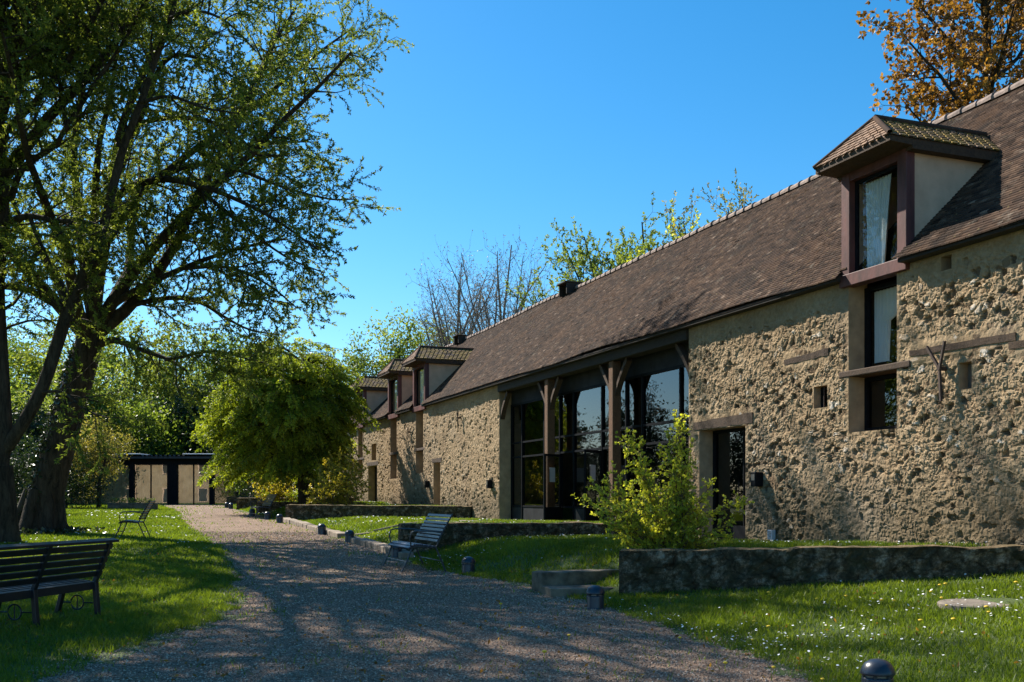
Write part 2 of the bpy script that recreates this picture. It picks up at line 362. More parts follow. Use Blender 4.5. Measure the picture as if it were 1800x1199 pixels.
def G(X, Y):
    X = np.asarray(X, float); Y = np.asarray(Y, float)
    u, q = uq(X, Y); base = g0(Y)
    qe = np.interp(Y, RE_Y, np.array(RE_X) * pQ[0] + np.array(RE_Y) * pQ[1])
    e = q - qe
    z0 = base + np.clip(e / 4.8, 0, 1.1) * np.clip(.56 - base, 0, 1)
    def terr(zk, r): return base + smooth(e / r) * np.maximum(0, zk - base)
    z1 = terr(np.interp(u, [9, 12, 16, 20], [.88, .80, .68, .64]), 2.4)
    z2 = terr(np.interp(u, [20, 29, 33], [.90, .79, .82]), 2.2)
    z3 = terr(np.full_like(u, 1.17), 1.6); z4 = terr(np.full_like(u, 1.27), 1.6); z5 = terr(np.full_like(u, 1.4), 1.8)
    z = z0; wd = .06
    for line, zz in ((w1, z1), (w2, z2), (w3, z3), (w4, z4), (w5, z5)):
        k = smooth((u - line(q) - .2) / (2 * wd) + .5); z = z * (1 - k) + zz * k
    z = np.where(q > 18, base + .7, z)
    lawn = np.clip((left_edge(Y) - X) / 2.0, 0, 1)
    z = z + lawn * .06 + (fbm(X, Y, 3.1, 1) - .5) * .07 * np.clip((np.hypot(X, Y) - 2) / 8, 0.3, 1) * np.where(e > 4.6, .3, 1)
    return z
def gz(X, Y): return float(G(np.array([X]), np.array([Y]))[0])

# ------------------------------------------------------------------ ground and path
def axis(parts):
    out = []
    for a, b, st in parts: out.append(np.arange(a, b, st))
    return np.concatenate(out + [[parts[-1][1]]])
gx = axis([(-600, -120, 60), (-120, -40, 6), (-40, -14, .8), (-14, 9, .13), (9, 40, 1.0), (40, 120, 8), (120, 600, 60)])
gy = axis([(-200, -20, 20), (-20, 5, 1.2), (5, 46, .14), (46, 72, .6), (72, 140, 5), (140, 800, 60)])
XX, YY = np.meshgrid(gx, gy, indexing='ij'); ZZ = G(XX, YY)
nx, ny = XX.shape
I = (np.arange(nx - 1)[:, None] * ny + np.arange(ny - 1)[None, :]).ravel()
F = np.stack([I, I + ny, I + ny + 1, I + 1], -1)
ground = MB().add(np.stack([XX, YY, ZZ], -1), F).build('lawn', M['ground'], smooth_=True)
tag(ground, kind='structure')

px_ = np.arange(-24, 5, .11); py_ = np.concatenate([np.arange(-8, 6, .5), np.arange(6, 26, .1), np.arange(26, 64.2, .2)])
PX, PY = np.meshgrid(px_, py_, indexing='ij'); PZ = G(PX, PY) + .006
n1 = (fbm(PX, PY, .9, 2) - .5) * .9 + (fbm(PX, PY, .22, 3) - .5) * .5
def path_mask(X, Y, jit): return (X > left_edge(Y) + jit) & (X < right_edge(Y) + jit * .8)
keep = path_mask(PX, PY, n1)
nx, ny = PX.shape
q4 = keep[:-1, :-1] & keep[1:, :-1] & keep[:-1, 1:] & keep[1:, 1:]
I = (np.arange(nx)[:, None] * ny + np.arange(ny)[None, :])
F = np.stack([I[:-1, :-1][q4], I[1:, :-1][q4], I[1:, 1:][q4], I[:-1, 1:][q4]], -1)
path = MB().add(np.stack([PX, PY, PZ], -1), F).build('gravel_path', M['gravel'], smooth_=True)
tag(path, kind='structure')
# loose stones lying on the path
r = np.random.default_rng(3); n = 60000
Yp = 7 + 22 * r.random(n) ** 1.9; Xp = left_edge(Yp) - .3 + (right_edge(Yp) - left_edge(Yp) + .7) * r.random(n)
k = np.abs(Xp / Yp) < .56; Xp, Yp = Xp[k], Yp[k]
Zp = G(Xp, Yp) + .008; n = len(Xp); sz = r.uniform(.005, .011, n) * (1 + Yp / 40)
a = r.random(n) * 6.28; c, s_ = np.cos(a) * sz, np.sin(a) * sz
V = np.stack([np.stack([Xp + c, Yp + s_, Zp], -1), np.stack([Xp - s_, Yp + c, Zp], -1), np.stack([Xp - c, Yp - s_, Zp], -1), np.stack([Xp + s_, Yp - c, Zp], -1), np.stack([Xp + c * .3, Yp + s_ * .3, Zp + sz * .9], -1)], 1).reshape(-1, 3)
b5 = np.arange(n)[:, None] * 5
F = np.concatenate([b5 + np.array([[0, 1, 4]]), b5 + np.array([[1, 2, 4]]), b5 + np.array([[2, 3, 4]]), b5 + np.array([[3, 0, 4]])])
m, t, b_ = mat('loose_stones'); t.links.new(ramp(t, attr(t), [(0, (.10, .060, .038)), (.5, (.275, .18, .118)), (1, (.56, .43, .32))]), b_.inputs['Base Color']); b_.inputs['Roughness'].default_value = .85
o = MB().add(V, F, np.repeat(r.random(n), 5)).build('loose_gravel', m); tag(o, 'loose pale pebbles scattered over the gravel path', 'gravel', kind='stuff')

# ------------------------------------------------------------------ the long barn
EAVE, SL, OV, RW = 5.0, .955, .22, 3.45
def zroof(w): return EAVE + (np.asarray(w) + OV) * SL
RIDGE = float(zroof(RW)); U0, U1 = 3.0, 53.0
barn = thing('stone_barn', 'long rubble stone barn with a steep brown tiled roof and red framed dormers', 'barn', (*XY(18, QF), .7))
REV = .37
BAY = (18.1, 29.2)
openings = [  # u0,u1,z0,z1
    (12.15, 13.23, 2.53, 5.2), (16.09, 17.7, .2, 2.84), (13.75, 14.1, 2.98, 3.34), (10.72, 10.95, 2.98, 3.35), (11.08, 11.28, 4.68, 4.88),
    (37.55, 38.6, 2.45, 5.2), (35.35, 36.2, .2, 2.78), (45.0, 46.8, .2, 2.96), (45.2, 46.1, 3.2, 3.95), (41.55, 42.6, 2.3, 5.2), (47.95, 48.95, 2.45, 5.2)]
TIMBERS = [(15.85, 17.9, 2.86, 3.05), (35.2, 36.4, 2.78, 2.94), (44.8, 47.0, 2.96, 3.13), (13.72, 14.9, 3.80, 3.94), (9.98, 11.88, 3.53, 3.65), (8.4, 10.1, 3.40, 3.53)]
def wall_piece(u0, u1, hu, hz, seed):
    ops = [o for o in openings if o[0] > u0 and o[1] < u1]
    def lines(a, b, brk, h):
        xs = sorted({a, b, *[x for x in brk if a < x < b]}); out = []
        for p, q in zip(xs[:-1], xs[1:]):
            k = max(1, int(round((q - p) / h))); out.append(np.linspace(p, q, k, endpoint=False))
        return np.concatenate(out + [[b]])
    us = lines(u0, u1, [x for o in ops for x in o[:2]], hu); zs = lines(.2, EAVE - .04 + OV * SL, [x for o in ops for x in o[2:]], hz)
    U, Z = np.meshgrid(us, zs, indexing='ij')
    jx = U + (fbm(U, Z, .2, 1) - .5) * .14; jz = Z + (fbm(Z, U, .2, 2) - .5) * .14
    f1, f2, rid, fx, fy = worley(jx, jz * 1.3, .115, seed); g1, g2, gid, hx, hy = worley(jx + 5, jz * 1.2 + 3, .05, seed + 1)
    big = np.clip((f2 - f1) / .35, 0, 1); sm = np.clip((g2 - g1) / .4, 0, 1)
    patch = (.35 + .65 * smooth((fbm(U, Z, 1.3, 3) - .3) / .3)) * (.12 + .88 * smooth((4.75 - Z + (fbm(U, Z, .5, 1) - .5) * .5) / .35))                # where the render has fallen off the stones
    ra = (rid * 7919) % 1; rb = (rid * 104729) % 1; ga_ = (gid * 7919) % 1; gb_ = (gid * 104729) % 1
    e1 = smooth(big / .45); e2 = smooth(sm / .4)
    st1 = e1 * ((rid - .42) * .015 + (ra - .5) * .024 * fx + (rb - .5) * .024 * fy) - .010 * (1 - e1) * (rid > .5)
    st2 = e2 * ((gid - .5) * .018 + (ga_ - .5) * .026 * hx + (gb_ - .5) * .026 * hy)
    hgt = patch * st1 + (.45 + .55 * patch) * st2 + np.where((rid < .12) & (patch > .3), -.027 * e1, 0)
    hgt = hgt + (fbm(U, Z, .3, 0) - .5) * .03 + (fbm(U, Z, .11, 1, 4) - .5) * .03 + (fbm(U, Z, 2.5, 2, 2) - .5) * .05
    edge = np.full(U.shape, 1.0)
    for (a, b, c, d) in ops:
        dx = np.maximum(np.maximum(a - U, U - b), 0); dz = np.maximum(np.maximum(c - Z, Z - d), 0)
        edge = np.minimum(edge, np.clip(np.hypot(dx, dz) / .1, 0, 1))
    for (a, b, c, d) in TIMBERS:
        dx = np.maximum(np.maximum(a - U, U - b), 0); dz = np.maximum(np.maximum(c - .05 - Z, Z - d - .05), 0)
        edge = np.minimum(edge, np.clip(np.hypot(dx, dz) / .08, 0, 1))
    edge = np.minimum(edge, np.clip(np.minimum(U - u0, u1 - U) / .06 + .0, 0, 1))
    hgt = hgt * edge
    P = B(U, -hgt, Z).reshape(-1, 3)
    nu, nz = U.shape; I = np.arange(nu * nz).reshape(nu, nz)
    cu = (us[:-1] + us[1:])[:, None] / 2; cz = (zs[:-1] + zs[1:])[None, :] / 2
    ok = np.ones((nu - 1, nz - 1), bool)
    for (a, b, c, d) in ops: ok &= ~((cu > a) & (cu < b) & (cz > c) & (cz < d))
    F = np.stack([I[:-1, :-1][ok], I[:-1, 1:][ok], I[1:, 1:][ok], I[1:, :-1][ok]], -1)
    stone = (patch ** 2 * smooth((big - .1) / .4) * np.where(rid > .965, 1, np.where(rid < .26, .85, .3))).ravel()
    return P, F, np.clip(rid.ravel() * .92 + gid.ravel() * .08, 0, 1), stone
def wall_obj(name, pieces):
    mb = MB(); st = []
    for u0, u1, hu, hz, sd in pieces:
        P, F, ti, so = wall_piece(u0, u1, hu, hz, sd); mb.add(P, F, ti); st.append(so)
    return mb, st
mb, st = wall_obj('wall', [(U0, 9.2, .09, .09, 0), (9.2, BAY[0], .0165, .0165, 0), (BAY[1], U1, .05, .04, 1)])
# gable ends, back wall, jambs of the great bay
q4 = np.array([(0, 1, 2, 3)])
for u in (U0, U1):
    mb.add(B([u] * 5, [0, 0, RW, 2 * RW, 2 * RW], [.2, EAVE, RIDGE - .1, EAVE, .2]), [(0, 1, 2, 3, 4)], .5); st.append(np.zeros(5))
mb.add(B([U0, U1, U1, U0], [2 * RW] * 4, [.2, .2, EAVE, EAVE]), q4, .5); st.append(np.zeros(4))
wall = mb.build('wall', M['rubble'], barn)
a_ = wall.data.attributes.new('stone', 'FLOAT', 'POINT'); a_.data.foreach_set('value', np.concatenate(st).astype(np.float32))

# reveals (plastered sides of every opening)
for (a, b, c, d) in openings:
    rv = MB()
    dep = REV if (b - a) > .5 else .22
    zt = min(d, EAVE - .02)
    rv.add(B([a, a, a, a], [0, dep, dep, 0], [c, c, zt, zt]), q4); rv.add(B([b, b, b, b], [0, 0, dep, dep], [c, zt, zt, c]), q4)
    rv.add(B([a, b, b, a], [0, 0, dep, dep], [c] * 4), q4); rv.add(B([a, a, b, b], [0, dep, dep, 0], [zt] * 4), q4)
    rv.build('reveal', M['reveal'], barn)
for u in BAY:
    jb = MB()
    us = u; zz = np.linspace(.2, 4.98, 60); ww = np.linspace(0, .46, 9)
    Wg, Zg = np.meshgrid(ww, zz, indexing='ij'); hh = (fbm(Wg, Zg, .2, 2) - .5) * .05 * np.clip(Wg / .1, 0, 1)
    P = B(us + hh * (1 if u == BAY[0] else -1), Wg, Zg).reshape(-1, 3); I = np.arange(9 * 60).reshape(9, 60)
    F = np.stack([I[:-1, :-1], I[1:, :-1], I[1:, 1:], I[:-1, 1:]], -1).reshape(-1, 4); jb.add(P, F)
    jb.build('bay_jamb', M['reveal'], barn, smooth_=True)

# roof: every flat tile modelled, laid in staggered courses
def tile_field(u0, u1, w0, w1_, zf, gauge=.072, tw=.14, seed=1, th=.022, skip=None):
    rr = np.random.default_rng(seed); mb = MB(); L = (w1_ - w0) * math.sqrt(1 + SL * SL); nc = int(L / gauge)
    for i in range(nc):
        us = np.arange(u0 + rr.random() * tw, u1, tw); k = len(us)
        us = us + rr.normal(0, .003, k)
        wl = w0 + (w1_ - w0) * i / nc + rr.normal(0, .0016, k); wh = w0 + (w1_ - w0) * (i + 1.15) / nc + 0 * us
        if skip is not None:
            ok = ~skip(us, wl); us, wl, wh = us[ok], wl[ok], wh[ok]; k = len(us)
            if k == 0: continue
        l1 = th + rr.normal(0, .0012, k) + (rr.random(k) < .03) * .008; l2 = l1 + rr.normal(0, .001, k)
        sag = (fbm(us, wl, 3.0, 2, 2) - .5) * .13
        a = us + .0015; b = us + tw - .0015
        def pt(u, w, lift): return B(u, w, zf(w) + sag + lift)
        V = np.stack([pt(a, wl, l1), pt(b, wl, l2), pt(b, wh, l2 * 0 + .001), pt(a, wh, l1 * 0 + .001), pt(a, wl, l1 - th), pt(b, wl, l2 - th)], 1)
        s6 = np.arange(k)[:, None] * 6
        F = np.concatenate([s6 + np.array([[0, 3, 2, 1]]), s6 + np.array([[0, 1, 5, 4]])])
        mb.add(V.reshape(-1, 3), F, np.repeat(np.clip(rr.beta(2.2, 2.6, k), 0, 1), 6))
        F3 = np.concatenate([s6 + np.array([[0, 4, 3]]), s6 + np.array([[1, 2, 5]])]); mb.f.append(F3 + mb.n - 6 * k)
    return mb
DORM = [(12.62, 1.4, 'A'), (38.0, 1.7, 'B'), (42.0, 1.7, 'C'), (48.45, 1.7, 'D')]
def in_dormer(u, w):
    k = np.zeros(u.shape, bool)
    for c, wd, _ in DORM: k |= (np.abs(u + .07 - c) < wd / 2 - .05) & (w < 1.45)
    return k
rf = tile_field(U0 - .2, U1 + .2, -OV, RW, zroof, seed=5, skip=in_dormer)
# underlay just beneath the tiles, cut at the dormers, and the rear slope
for a, b in zip([U0 - .2] + [c + w / 2 for c, w, _ in DORM], [c - w / 2 for c, w, _ in DORM] + [U1 + .2]):
    rf.add(B([a, b, b, a], [-OV + .02, -OV + .02, 1.4, 1.4], zroof(np.array([-OV + .02, -OV + .02, 1.4, 1.4])) - .06), q4, .1)
rf.add(B([U0 - .2, U1 + .2, U1 + .2, U0 - .2], [1.4, 1.4, RW, RW], zroof(np.array([1.4, 1.4, RW, RW])) - .06), q4, .1)
rf.add(B([U0 - .2, U1 + .2, U1 + .2, U0 - .2], [2 * RW + .2, 2 * RW + .2, RW, RW], [EAVE - .06, EAVE - .06, RIDGE - .06, RIDGE - .06]), q4, .3)
roof = rf.build('roof', M['tiles'], barn)
rr = np.random.default_rng(8); rc = MB()
for k, u in enumerate(np.arange(U0 - .2, U1 + .2, .36)):
    a = np.linspace(-1.75, 1.75, 9); rad = .115 + rr.uniform(-.008, .012); sag = float(fbm(np.array([u]), np.array([RW]), 3., 2, 2)[0] - .5) * .13
    P = []
    for uu, rs in ((u - .02, 1.12), (u + .10, 1.0), (u + .36, .9)):
        for an in a: P.append(B(uu, RW + rad * rs * math.sin(an) * 1.15, RIDGE - .05 + sag + rad * rs * math.cos(an)))
    F = [(i * 9 + j, i * 9 + j + 1, i * 9 + 9 + j + 1, i * 9 + 9 + j) for i in range(2) for j in range(8)] + [tuple(range(9))]
    rc.add(np.array(P), F)
rc.build('ridge_cap', M['ridge'], roof)
for u, vs in ((31.3, 1.0), (42.9, .7)):
    v = MB(); c0 = RIDGE - .25
    for a in (-.33, .27): v.box((0, 0, 0), (.06, .3, .0001)) if False else v.hexa([*B([u+a, u+a+.06, u+a+.06, u+a], [RW-.42, RW-.42, RW+.25, RW+.25], [c0]*4), *B([u+a, u+a+.06, u+a+.06, u+a], [RW-.42, RW-.42, RW+.25, RW+.25], [RIDGE+.12*vs]*4)])
    v.hexa([*B([u-.36, u+.36, u+.36, u-.36], [RW-.5, RW-.5, RW+.3, RW+.3], [RIDGE+.12*vs]*4), *B([u-.36, u+.36, u+.36, u-.36], [RW-.5, RW-.5, RW+.3, RW+.3], [RIDGE+.17*vs]*4)])
    v.build('roof_vent', M['darktim'], barn, bevel=.01)
# the eaves: sprocket board and a slim gutterless edge
ev = MB()
for a, b in zip([U0] + [c + w / 2 for c, w, _ in DORM], [c - w / 2 for c, w, _ in DORM] + [U1]):
    ev.hexa([*B([a, b, b, a], [-OV + .03, -OV + .03, .0, .0], [EAVE - .075] * 4), *B([a, b, b, a], [-OV + .03, -OV + .03, .0, .0], [EAVE - .015, EAVE - .015, EAVE + .08, EAVE + .08])])
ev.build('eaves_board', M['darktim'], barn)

# dormers
def dormer(c, wd, curtain):
    a, b = c - wd / 2, c + wd / 2; zb, zt = 5.0, 6.68; fw = -.05; pw = .17
    d = MB()                                                                   # plastered body: two cheeks
    wt = (zt - EAVE) / SL - OV
    for u, s in ((a, 1), (b, -1)):
        P = [*B([u, u, u], [0.0, wt + .05, 0.0], [zb - .02, zt, zt]), *B([u + s * .12] * 3, [0.0, wt + .05, 0.0], [zb - .02, zt, zt])]
        d.add(P, [(0, 1, 2), (3, 5, 4), (0, 2, 5, 3), (1, 0, 3, 4), (2, 1, 4, 5)])
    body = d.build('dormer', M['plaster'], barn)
    f = MB()
    for u0, u1 in ((a - .02, a + pw), (b - pw, b + .02)): f.hexa([*B([u0, u1, u1, u0], [fw, fw, fw + .16, fw + .16], [zb - .02] * 4), *B([u0, u1, u1, u0], [fw, fw, fw + .16, fw + .16], [zt - .0] * 4)])
    f.hexa([*B([a - .04, b + .04, b + .04, a - .04], [fw - .03, fw - .03, fw + .17, fw + .17], [zb - .17] * 4), *B([a - .04, b + .04, b + .04, a - .04], [fw - .03, fw - .03, fw + .17, fw + .17], [zb + .02] * 4)])
    f.hexa([*B([a + pw, b - pw, b - pw, a + pw], [fw + .01, fw + .01, fw + .15, fw + .15], [zt - .2] * 4), *B([a + pw, b - pw, b - pw, a + pw], [fw + .01, fw + .01, fw + .15, fw + .15], [zt] * 4)])
    f.build('window_frame', M['redwood'], body, bevel=.008)
    s = MB(); ga, gb = a + pw, b - pw; g0_, g1 = zb + .02, zt - .2; sw = .045; wp = .06
    for u0, u1, z0, z1 in ((ga, ga + sw, g0_, g1), (gb - sw, gb, g0_, g1), (ga + sw, gb - sw, g0_, g0_ + sw), (ga + sw, gb - sw, g1 - sw, g1)):
        s.hexa([*B([u0, u1, u1, u0], [wp] * 2 + [wp + .05] * 2, [z0] * 4), *B([u0, u1, u1, u0], [wp] * 2 + [wp + .05] * 2, [z1] * 4)])
    s.build('casement', M['steel'], body)
    MB().add(B([ga, gb, gb, ga], [wp + .025] * 4, [g0_, g0_, g1, g1]), q4).build('pane', M['glassc'], body)
    if curtain:
        us = np.linspace(0, 1, 44); zz = np.linspace(g0_ + .02, g1 - .05, 12); Ug, Zg = np.meshgrid(us, zz, indexing='ij')
        h = (Zg - zz[0]) / (zz[-1] - zz[0])
        span = .40 + .22 * h if curtain == 1 else .3 + .2 * h                    # drawn to the far side, gathered low down
        uu = gb - .05 - (gb - ga - .1) * (.05 + Ug * span + (.04 * (1 - h) if curtain == 1 else 0))
        P = B(uu, wp + .13 + .025 * np.sin(Ug * 60 + 2 * h), Zg).reshape(-1, 3); I = np.arange(44 * 12).reshape(44, 12)
        cu = MB().add(P, np.stack([I[:-1, :-1], I[1:, :-1], I[1:, 1:], I[:-1, 1:]], -1).reshape(-1, 4))
        cu.build('curtain', M['curtain'], body, smooth_=True)
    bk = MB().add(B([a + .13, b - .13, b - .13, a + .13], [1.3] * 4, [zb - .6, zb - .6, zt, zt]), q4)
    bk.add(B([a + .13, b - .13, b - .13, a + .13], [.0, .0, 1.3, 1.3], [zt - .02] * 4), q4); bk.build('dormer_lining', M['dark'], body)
    # hipped tiled roof
    so = .17; fo = .48; ez = 6.72; rz = 7.30; hp = .0; wr = (rz - EAVE) / SL - OV
    slope = (rz - ez) / (wd / 2 + so); eL, eR = b + so - .02, a - so
    t1 = MB(); rr = np.random.default_rng(int(c * 10))
    # three faces as rows of tiles: side near camera (a), side far (b), front hip
    def face(p00, p10, p01, p11, nc):   # p00-p10 eave edge, p01-p11 top edge
        p00, p10, p01, p11 = [np.array(p) for p in (p00, p10, p01, p11)]
        nrm = unit(np.cross(p10 - p00, (p01 + p11) / 2 - (p00 + p10) / 2))
        if nrm[2] < 0: nrm = -nrm
        for i in range(nc):
            t0, t1_ = i / nc, min(1, (i + 1.12) / nc); l0, l1 = p00 + (p01 - p00) * t0, p10 + (p11 - p10) * t0; h0, h1 = p00 + (p01 - p00) * t1_, p10 + (p11 - p10) * t1_
            k = max(1, int(round(np.linalg.norm(l1 - l0) / .16)))
            e = np.linspace(0, 1, k + 1)
            for j in range(k):
                lf = .016 + rr.uniform(-.003, .006)
                q0, q1 = l0 + (l1 - l0) * (e[j] + .01), l0 + (l1 - l0) * (e[j + 1] - .01); r0, r1 = h0 + (h1 - h0) * (e[j] + .01), h0 + (h1 - h0) * (e[j + 1] - .01)
                t1.add([q0 + nrm * lf, q1 + nrm * lf, r1 + nrm * .002, r0 + nrm * .002, q0 - nrm * .004, q1 - nrm * .004], [(0, 1, 2, 3), (0, 4, 5, 1), (0, 3, 4), (1, 5, 2)], rr.random())
    wside = (ez - EAVE) / SL - OV + .02
    pk = B(c, hp, rz)
    face(B(eR, -fo, ez), B(eR, wside, ez), pk, B(c, wr, rz), 8)
    face(B(eL, -fo, ez), B(eL, wside, ez), pk, B(c, wr, rz), 8)
    t1.add([B(eR, -fo + .02, ez - .012), B(eR, wside, ez - .012), B(c, wr, rz - .012), pk - [0, 0, .012]], q4, .2); t1.add([B(eL, -fo + .02, ez - .012), B(eL, wside, ez - .012), B(c, wr, rz - .012), pk - [0, 0, .012]], q4, .2)
    t1.build('dormer_roof', M['moss'], body)
    t1 = MB(); face(B(eR, -fo, ez), B(eL, -fo, ez), pk, pk + np.array([.001, 0, 0]), 9)
    t1.add([B(eR, -fo + .02, ez - .012), B(eL, -fo + .02, ez - .012), pk - [0, 0, .012]], [(0, 1, 2)], .2)
    t1.build('hip_roof', M['browntile'], body)
    rd = MB(); rd.tube([B(c, hp, rz), B(c, wr, rz + .01)], .055, 8); rd.tube([B(eR, -fo, ez + .01), B(c, hp, rz)], .04, 8); rd.tube([B(eL, -fo, ez + .01), B(c, hp, rz)], .04, 8)
    rd.build('hip_cap', M['ridge'] if c > 60 else M['tiles'], body, smooth_=True)
    sf = MB()                                                                  # soffit boards
    z0 = ez - .03
    sf.hexa([*B([eR + .02, eL - .02, eL - .02, eR + .02], [-fo + .02, -fo + .02, fw - .002, fw - .002], [z0 - .06, z0 - .06, z0 - .08, z0 - .08]), *B([eR + .02, eL - .02, eL - .02, eR + .02], [-fo + .02, -fo + .02, fw - .002, fw - .002], [z0 + .02] * 4)])
    for u0, u1 in ((eR + .02, a - .003), (b + .003, eL - .02)):
        sf.hexa([*B([u0, u1, u1, u0], [fw, fw, wside, wside], [z0 - .13] * 4), *B([u0, u1, u1, u0], [fw, fw, wside, wside], [z0 + .02] * 4)])
    sf.build('soffit', M['post'] if False else M['timber'], body)
    return body
dormer(*DORM[0][:2], 1); dormer(*DORM[1][:2], 2); dormer(*DORM[2][:2], 2); dormer(*DORM[3][:2], 0)

# windows under the dormers with their timber transom
def hb(mb, u0, u1, w0, w1_, z0, z1): mb.hexa([*B([u0, u1, u1, u0], [w0, w0, w1_, w1_], [z0] * 4), *B([u0, u1, u1, u0], [w0, w0, w1_, w1_], [z1] * 4)]); return mb
def window(u0, u1, z0, z1, curtain=False, w=REV):
    f = MB(); s = .055
    for a, b, c, d in ((u0, u0 + s, z0, z1), (u1 - s, u1, z0, z1), (u0 + s, u1 - s, z0, z0 + s), (u0 + s, u1 - s, z1 - s, z1)): hb(f, a, b, w - .06, w + .02, c, d)
    fr = f.build('window', M['steel'], barn)
    MB().add(B([u0 + s, u1 - s, u1 - s, u0 + s], [w - .01] * 4, [z0 + s, z0 + s, z1 - s, z1 - s]), q4).build('pane', M['glassc' if curtain else 'glass'], fr)
    if curtain:
        us = np.linspace(0, 1, 40); zz = np.linspace(z0 + .12, z1 - .06, 10); Ug, Zg = np.meshgrid(us, zz, indexing='ij'); h = (Zg - zz[0]) / (zz[-1] - zz[0])
        uu = u1 - .07 - (u1 - u0 - .14) * Ug * (.34 + .06 * h + .3 * smooth((h - .55) / .1)); P = B(uu, w + .08 + .02 * np.sin(Ug * 52), Zg).reshape(-1, 3); I = np.arange(400).reshape(40, 10)
        MB().add(P, np.stack([I[:-1, :-1], I[1:, :-1], I[1:, 1:], I[:-1, 1:]], -1).reshape(-1, 4)).build('curtain', M['curtain'], fr, smooth_=True)
for (a, b, zl, zm, cur) in ((12.15, 13.23, 2.53, 3.4, True), (37.55, 38.6, 2.45, 3.3, False), (41.55, 42.6, 2.3, 3.3, False), (47.95, 48.95, 2.45, 3.3, False)):
    window(a, b, zm + .12, 4.83, cur); window(a, b, zl + .02, zm)
    tb = MB(); hb(tb, a - .28, b + .22, -.015, REV + .05, zm + .01, zm + .11); tb.build('transom_beam', M['timber'], barn, bevel=.015)
window(13.75, 14.1, 2.98, 3.34, False, .2)
ib = MB(); ib.tube([B(13.93, .08, 2.98), B(13.93, .08, 3.34)], .012, 6); ib.build('window_bar', M['iron'], barn)
window(45.2, 46.1, 3.2, 3.95)
bd = MB(); hb(bd, 10.72, 10.95, .16, .2, 2.98, 3.35); bd.build('shutter_board', M['oldwood'], barn)
hb(MB(), 11.08, 11.28, .2, .22, 4.68, 4.88).build('vent_hole', M['dark'], barn)

# doors
def door(u0, u1, z0, z1, mode):
    w = REV; f = MB(); s = .06
    for a, b, c, d in ((u0, u0 + s, z0, z1), (u1 - s, u1, z0, z1), (u0 + s, u1 - s, z1 - s, z1)): hb(f, a, b, w - .06, w + .03, c, d)
    if mode == 'glass':
        hb(f, u0 + s, u1 - s, w - .05, w + .02, z0, z0 + .34); hb(f, u0 + .52, u0 + .56, w - .05, w + .02, z0 + .34, z1 - s)
        dr = f.build('door', M['steel'], barn)
        MB().add(B([u0 + s, u1 - s, u1 - s, u0 + s], [w - .012] * 4, [z0 + .34, z0 + .34, z1 - s, z1 - s]), q4).build('pane', M['glass'], dr)
    else:
        for k in range(6):
            a = u0 + s + (u1 - u0 - 2 * s) * k / 6; hb(f, a + .004, a + (u1 - u0 - 2 * s) / 6 - .004, w - .03, w + .01, z0, z1 - s)
        dr = f.build('door', M['darktim'] if mode == 'dark' else M['post'], barn)
    MB().tube([B(u0 + .62, w - .1, z0 + 1.0), B(u0 + .62, w - .1, z0 + 1.2)], .012, 6).build('handle', M['steel'], dr)
door(16.09, 17.7, .62, 2.84, 'glass'); door(35.35, 36.2, 1.0, 2.78, 'wood'); door(45.0, 46.8, 1.15, 2.96, 'dark')
def rough_beam(u0, u1, z0, z1, h, w0=-.010, w1_=.12, m='timber', seed=0, name='lintel'):
    rr = np.random.default_rng(seed); n = 14; us = np.linspace(u0, u1, n); zc = np.linspace(z0, z1, n) + rr.normal(0, .004, n); hh = h * (1 + rr.normal(0, .04, n)) * np.linspace(1.15, .9, n); ww = w0 + rr.normal(0, .003, n)
    V = np.stack([B(us, ww, zc - hh / 2), B(us, ww - .008, zc + hh / 2), B(us, us * 0 + w1_, zc + hh / 2), B(us, us * 0 + w1_, zc - hh / 2)], 1).reshape(-1, 3)
    F = [(i * 4 + j, i * 4 + (j + 1) % 4, i * 4 + 4 + (j + 1) % 4, i * 4 + 4 + j) for i in range(n - 1) for j in range(4)] + [(3, 2, 1, 0), (n * 4 - 4, n * 4 - 3, n * 4 - 2, n * 4 - 1)]
    return MB().add(V, F).build(name, M[m], barn)
rough_beam(15.85, 17.9, 2.96, 2.93, .17, seed=1); rough_beam(35.2, 36.4, 2.86, 2.86, .14, seed=2); rough_beam(44.8, 47.0, 3.05, 3.05, .15, seed=3)
rough_beam(13.72, 14.9, 3.88, 3.84, .10, -.008, seed=4, name='wall_timber'); rough_beam(9.98, 11.88, 3.58, 3.60, .09, -.012, seed=5, name='wall_timber'); rough_beam(8.4, 10.1, 3.46, 3.47, .10, -.01, seed=6, name='wall_timber')
for (a, b, c, d) in ((16.09, 17.7, .2, .7), (35.35, 36.2, .2, 1.0), (45.0, 46.8, .2, 1.15)):
    hb(MB(), a, b, -.06, .6, c, d - .02).build('threshold', M['stone'], barn, bevel=.01)
# iron Y-shaped wall anchors
def anchor(u, zj, s=1.0, so=-.1):
    k = MB(); k.bar(B(u, so, zj), B(u - .03 * s, so, zj - .46 * s), .05, .03, (1, 0, 0)); k.bar(B(u, so, zj), B(u + .27 * s, so + .03, zj + .34 * s), .045, .03, (1, 0, 0)); k.bar(B(u, so, zj), B(u - .1 * s, so, zj + .37 * s), .045, .03, (1, 0, 0))
    k.tube([B(u, so - .02, zj), B(u, .02, zj)], .03, 8, True); k.build('wall_anchor', M['iron'], barn)
anchor(11.2, 3.3); anchor(33.0, 4.2, .6); anchor(39.4, 4.1, .5)
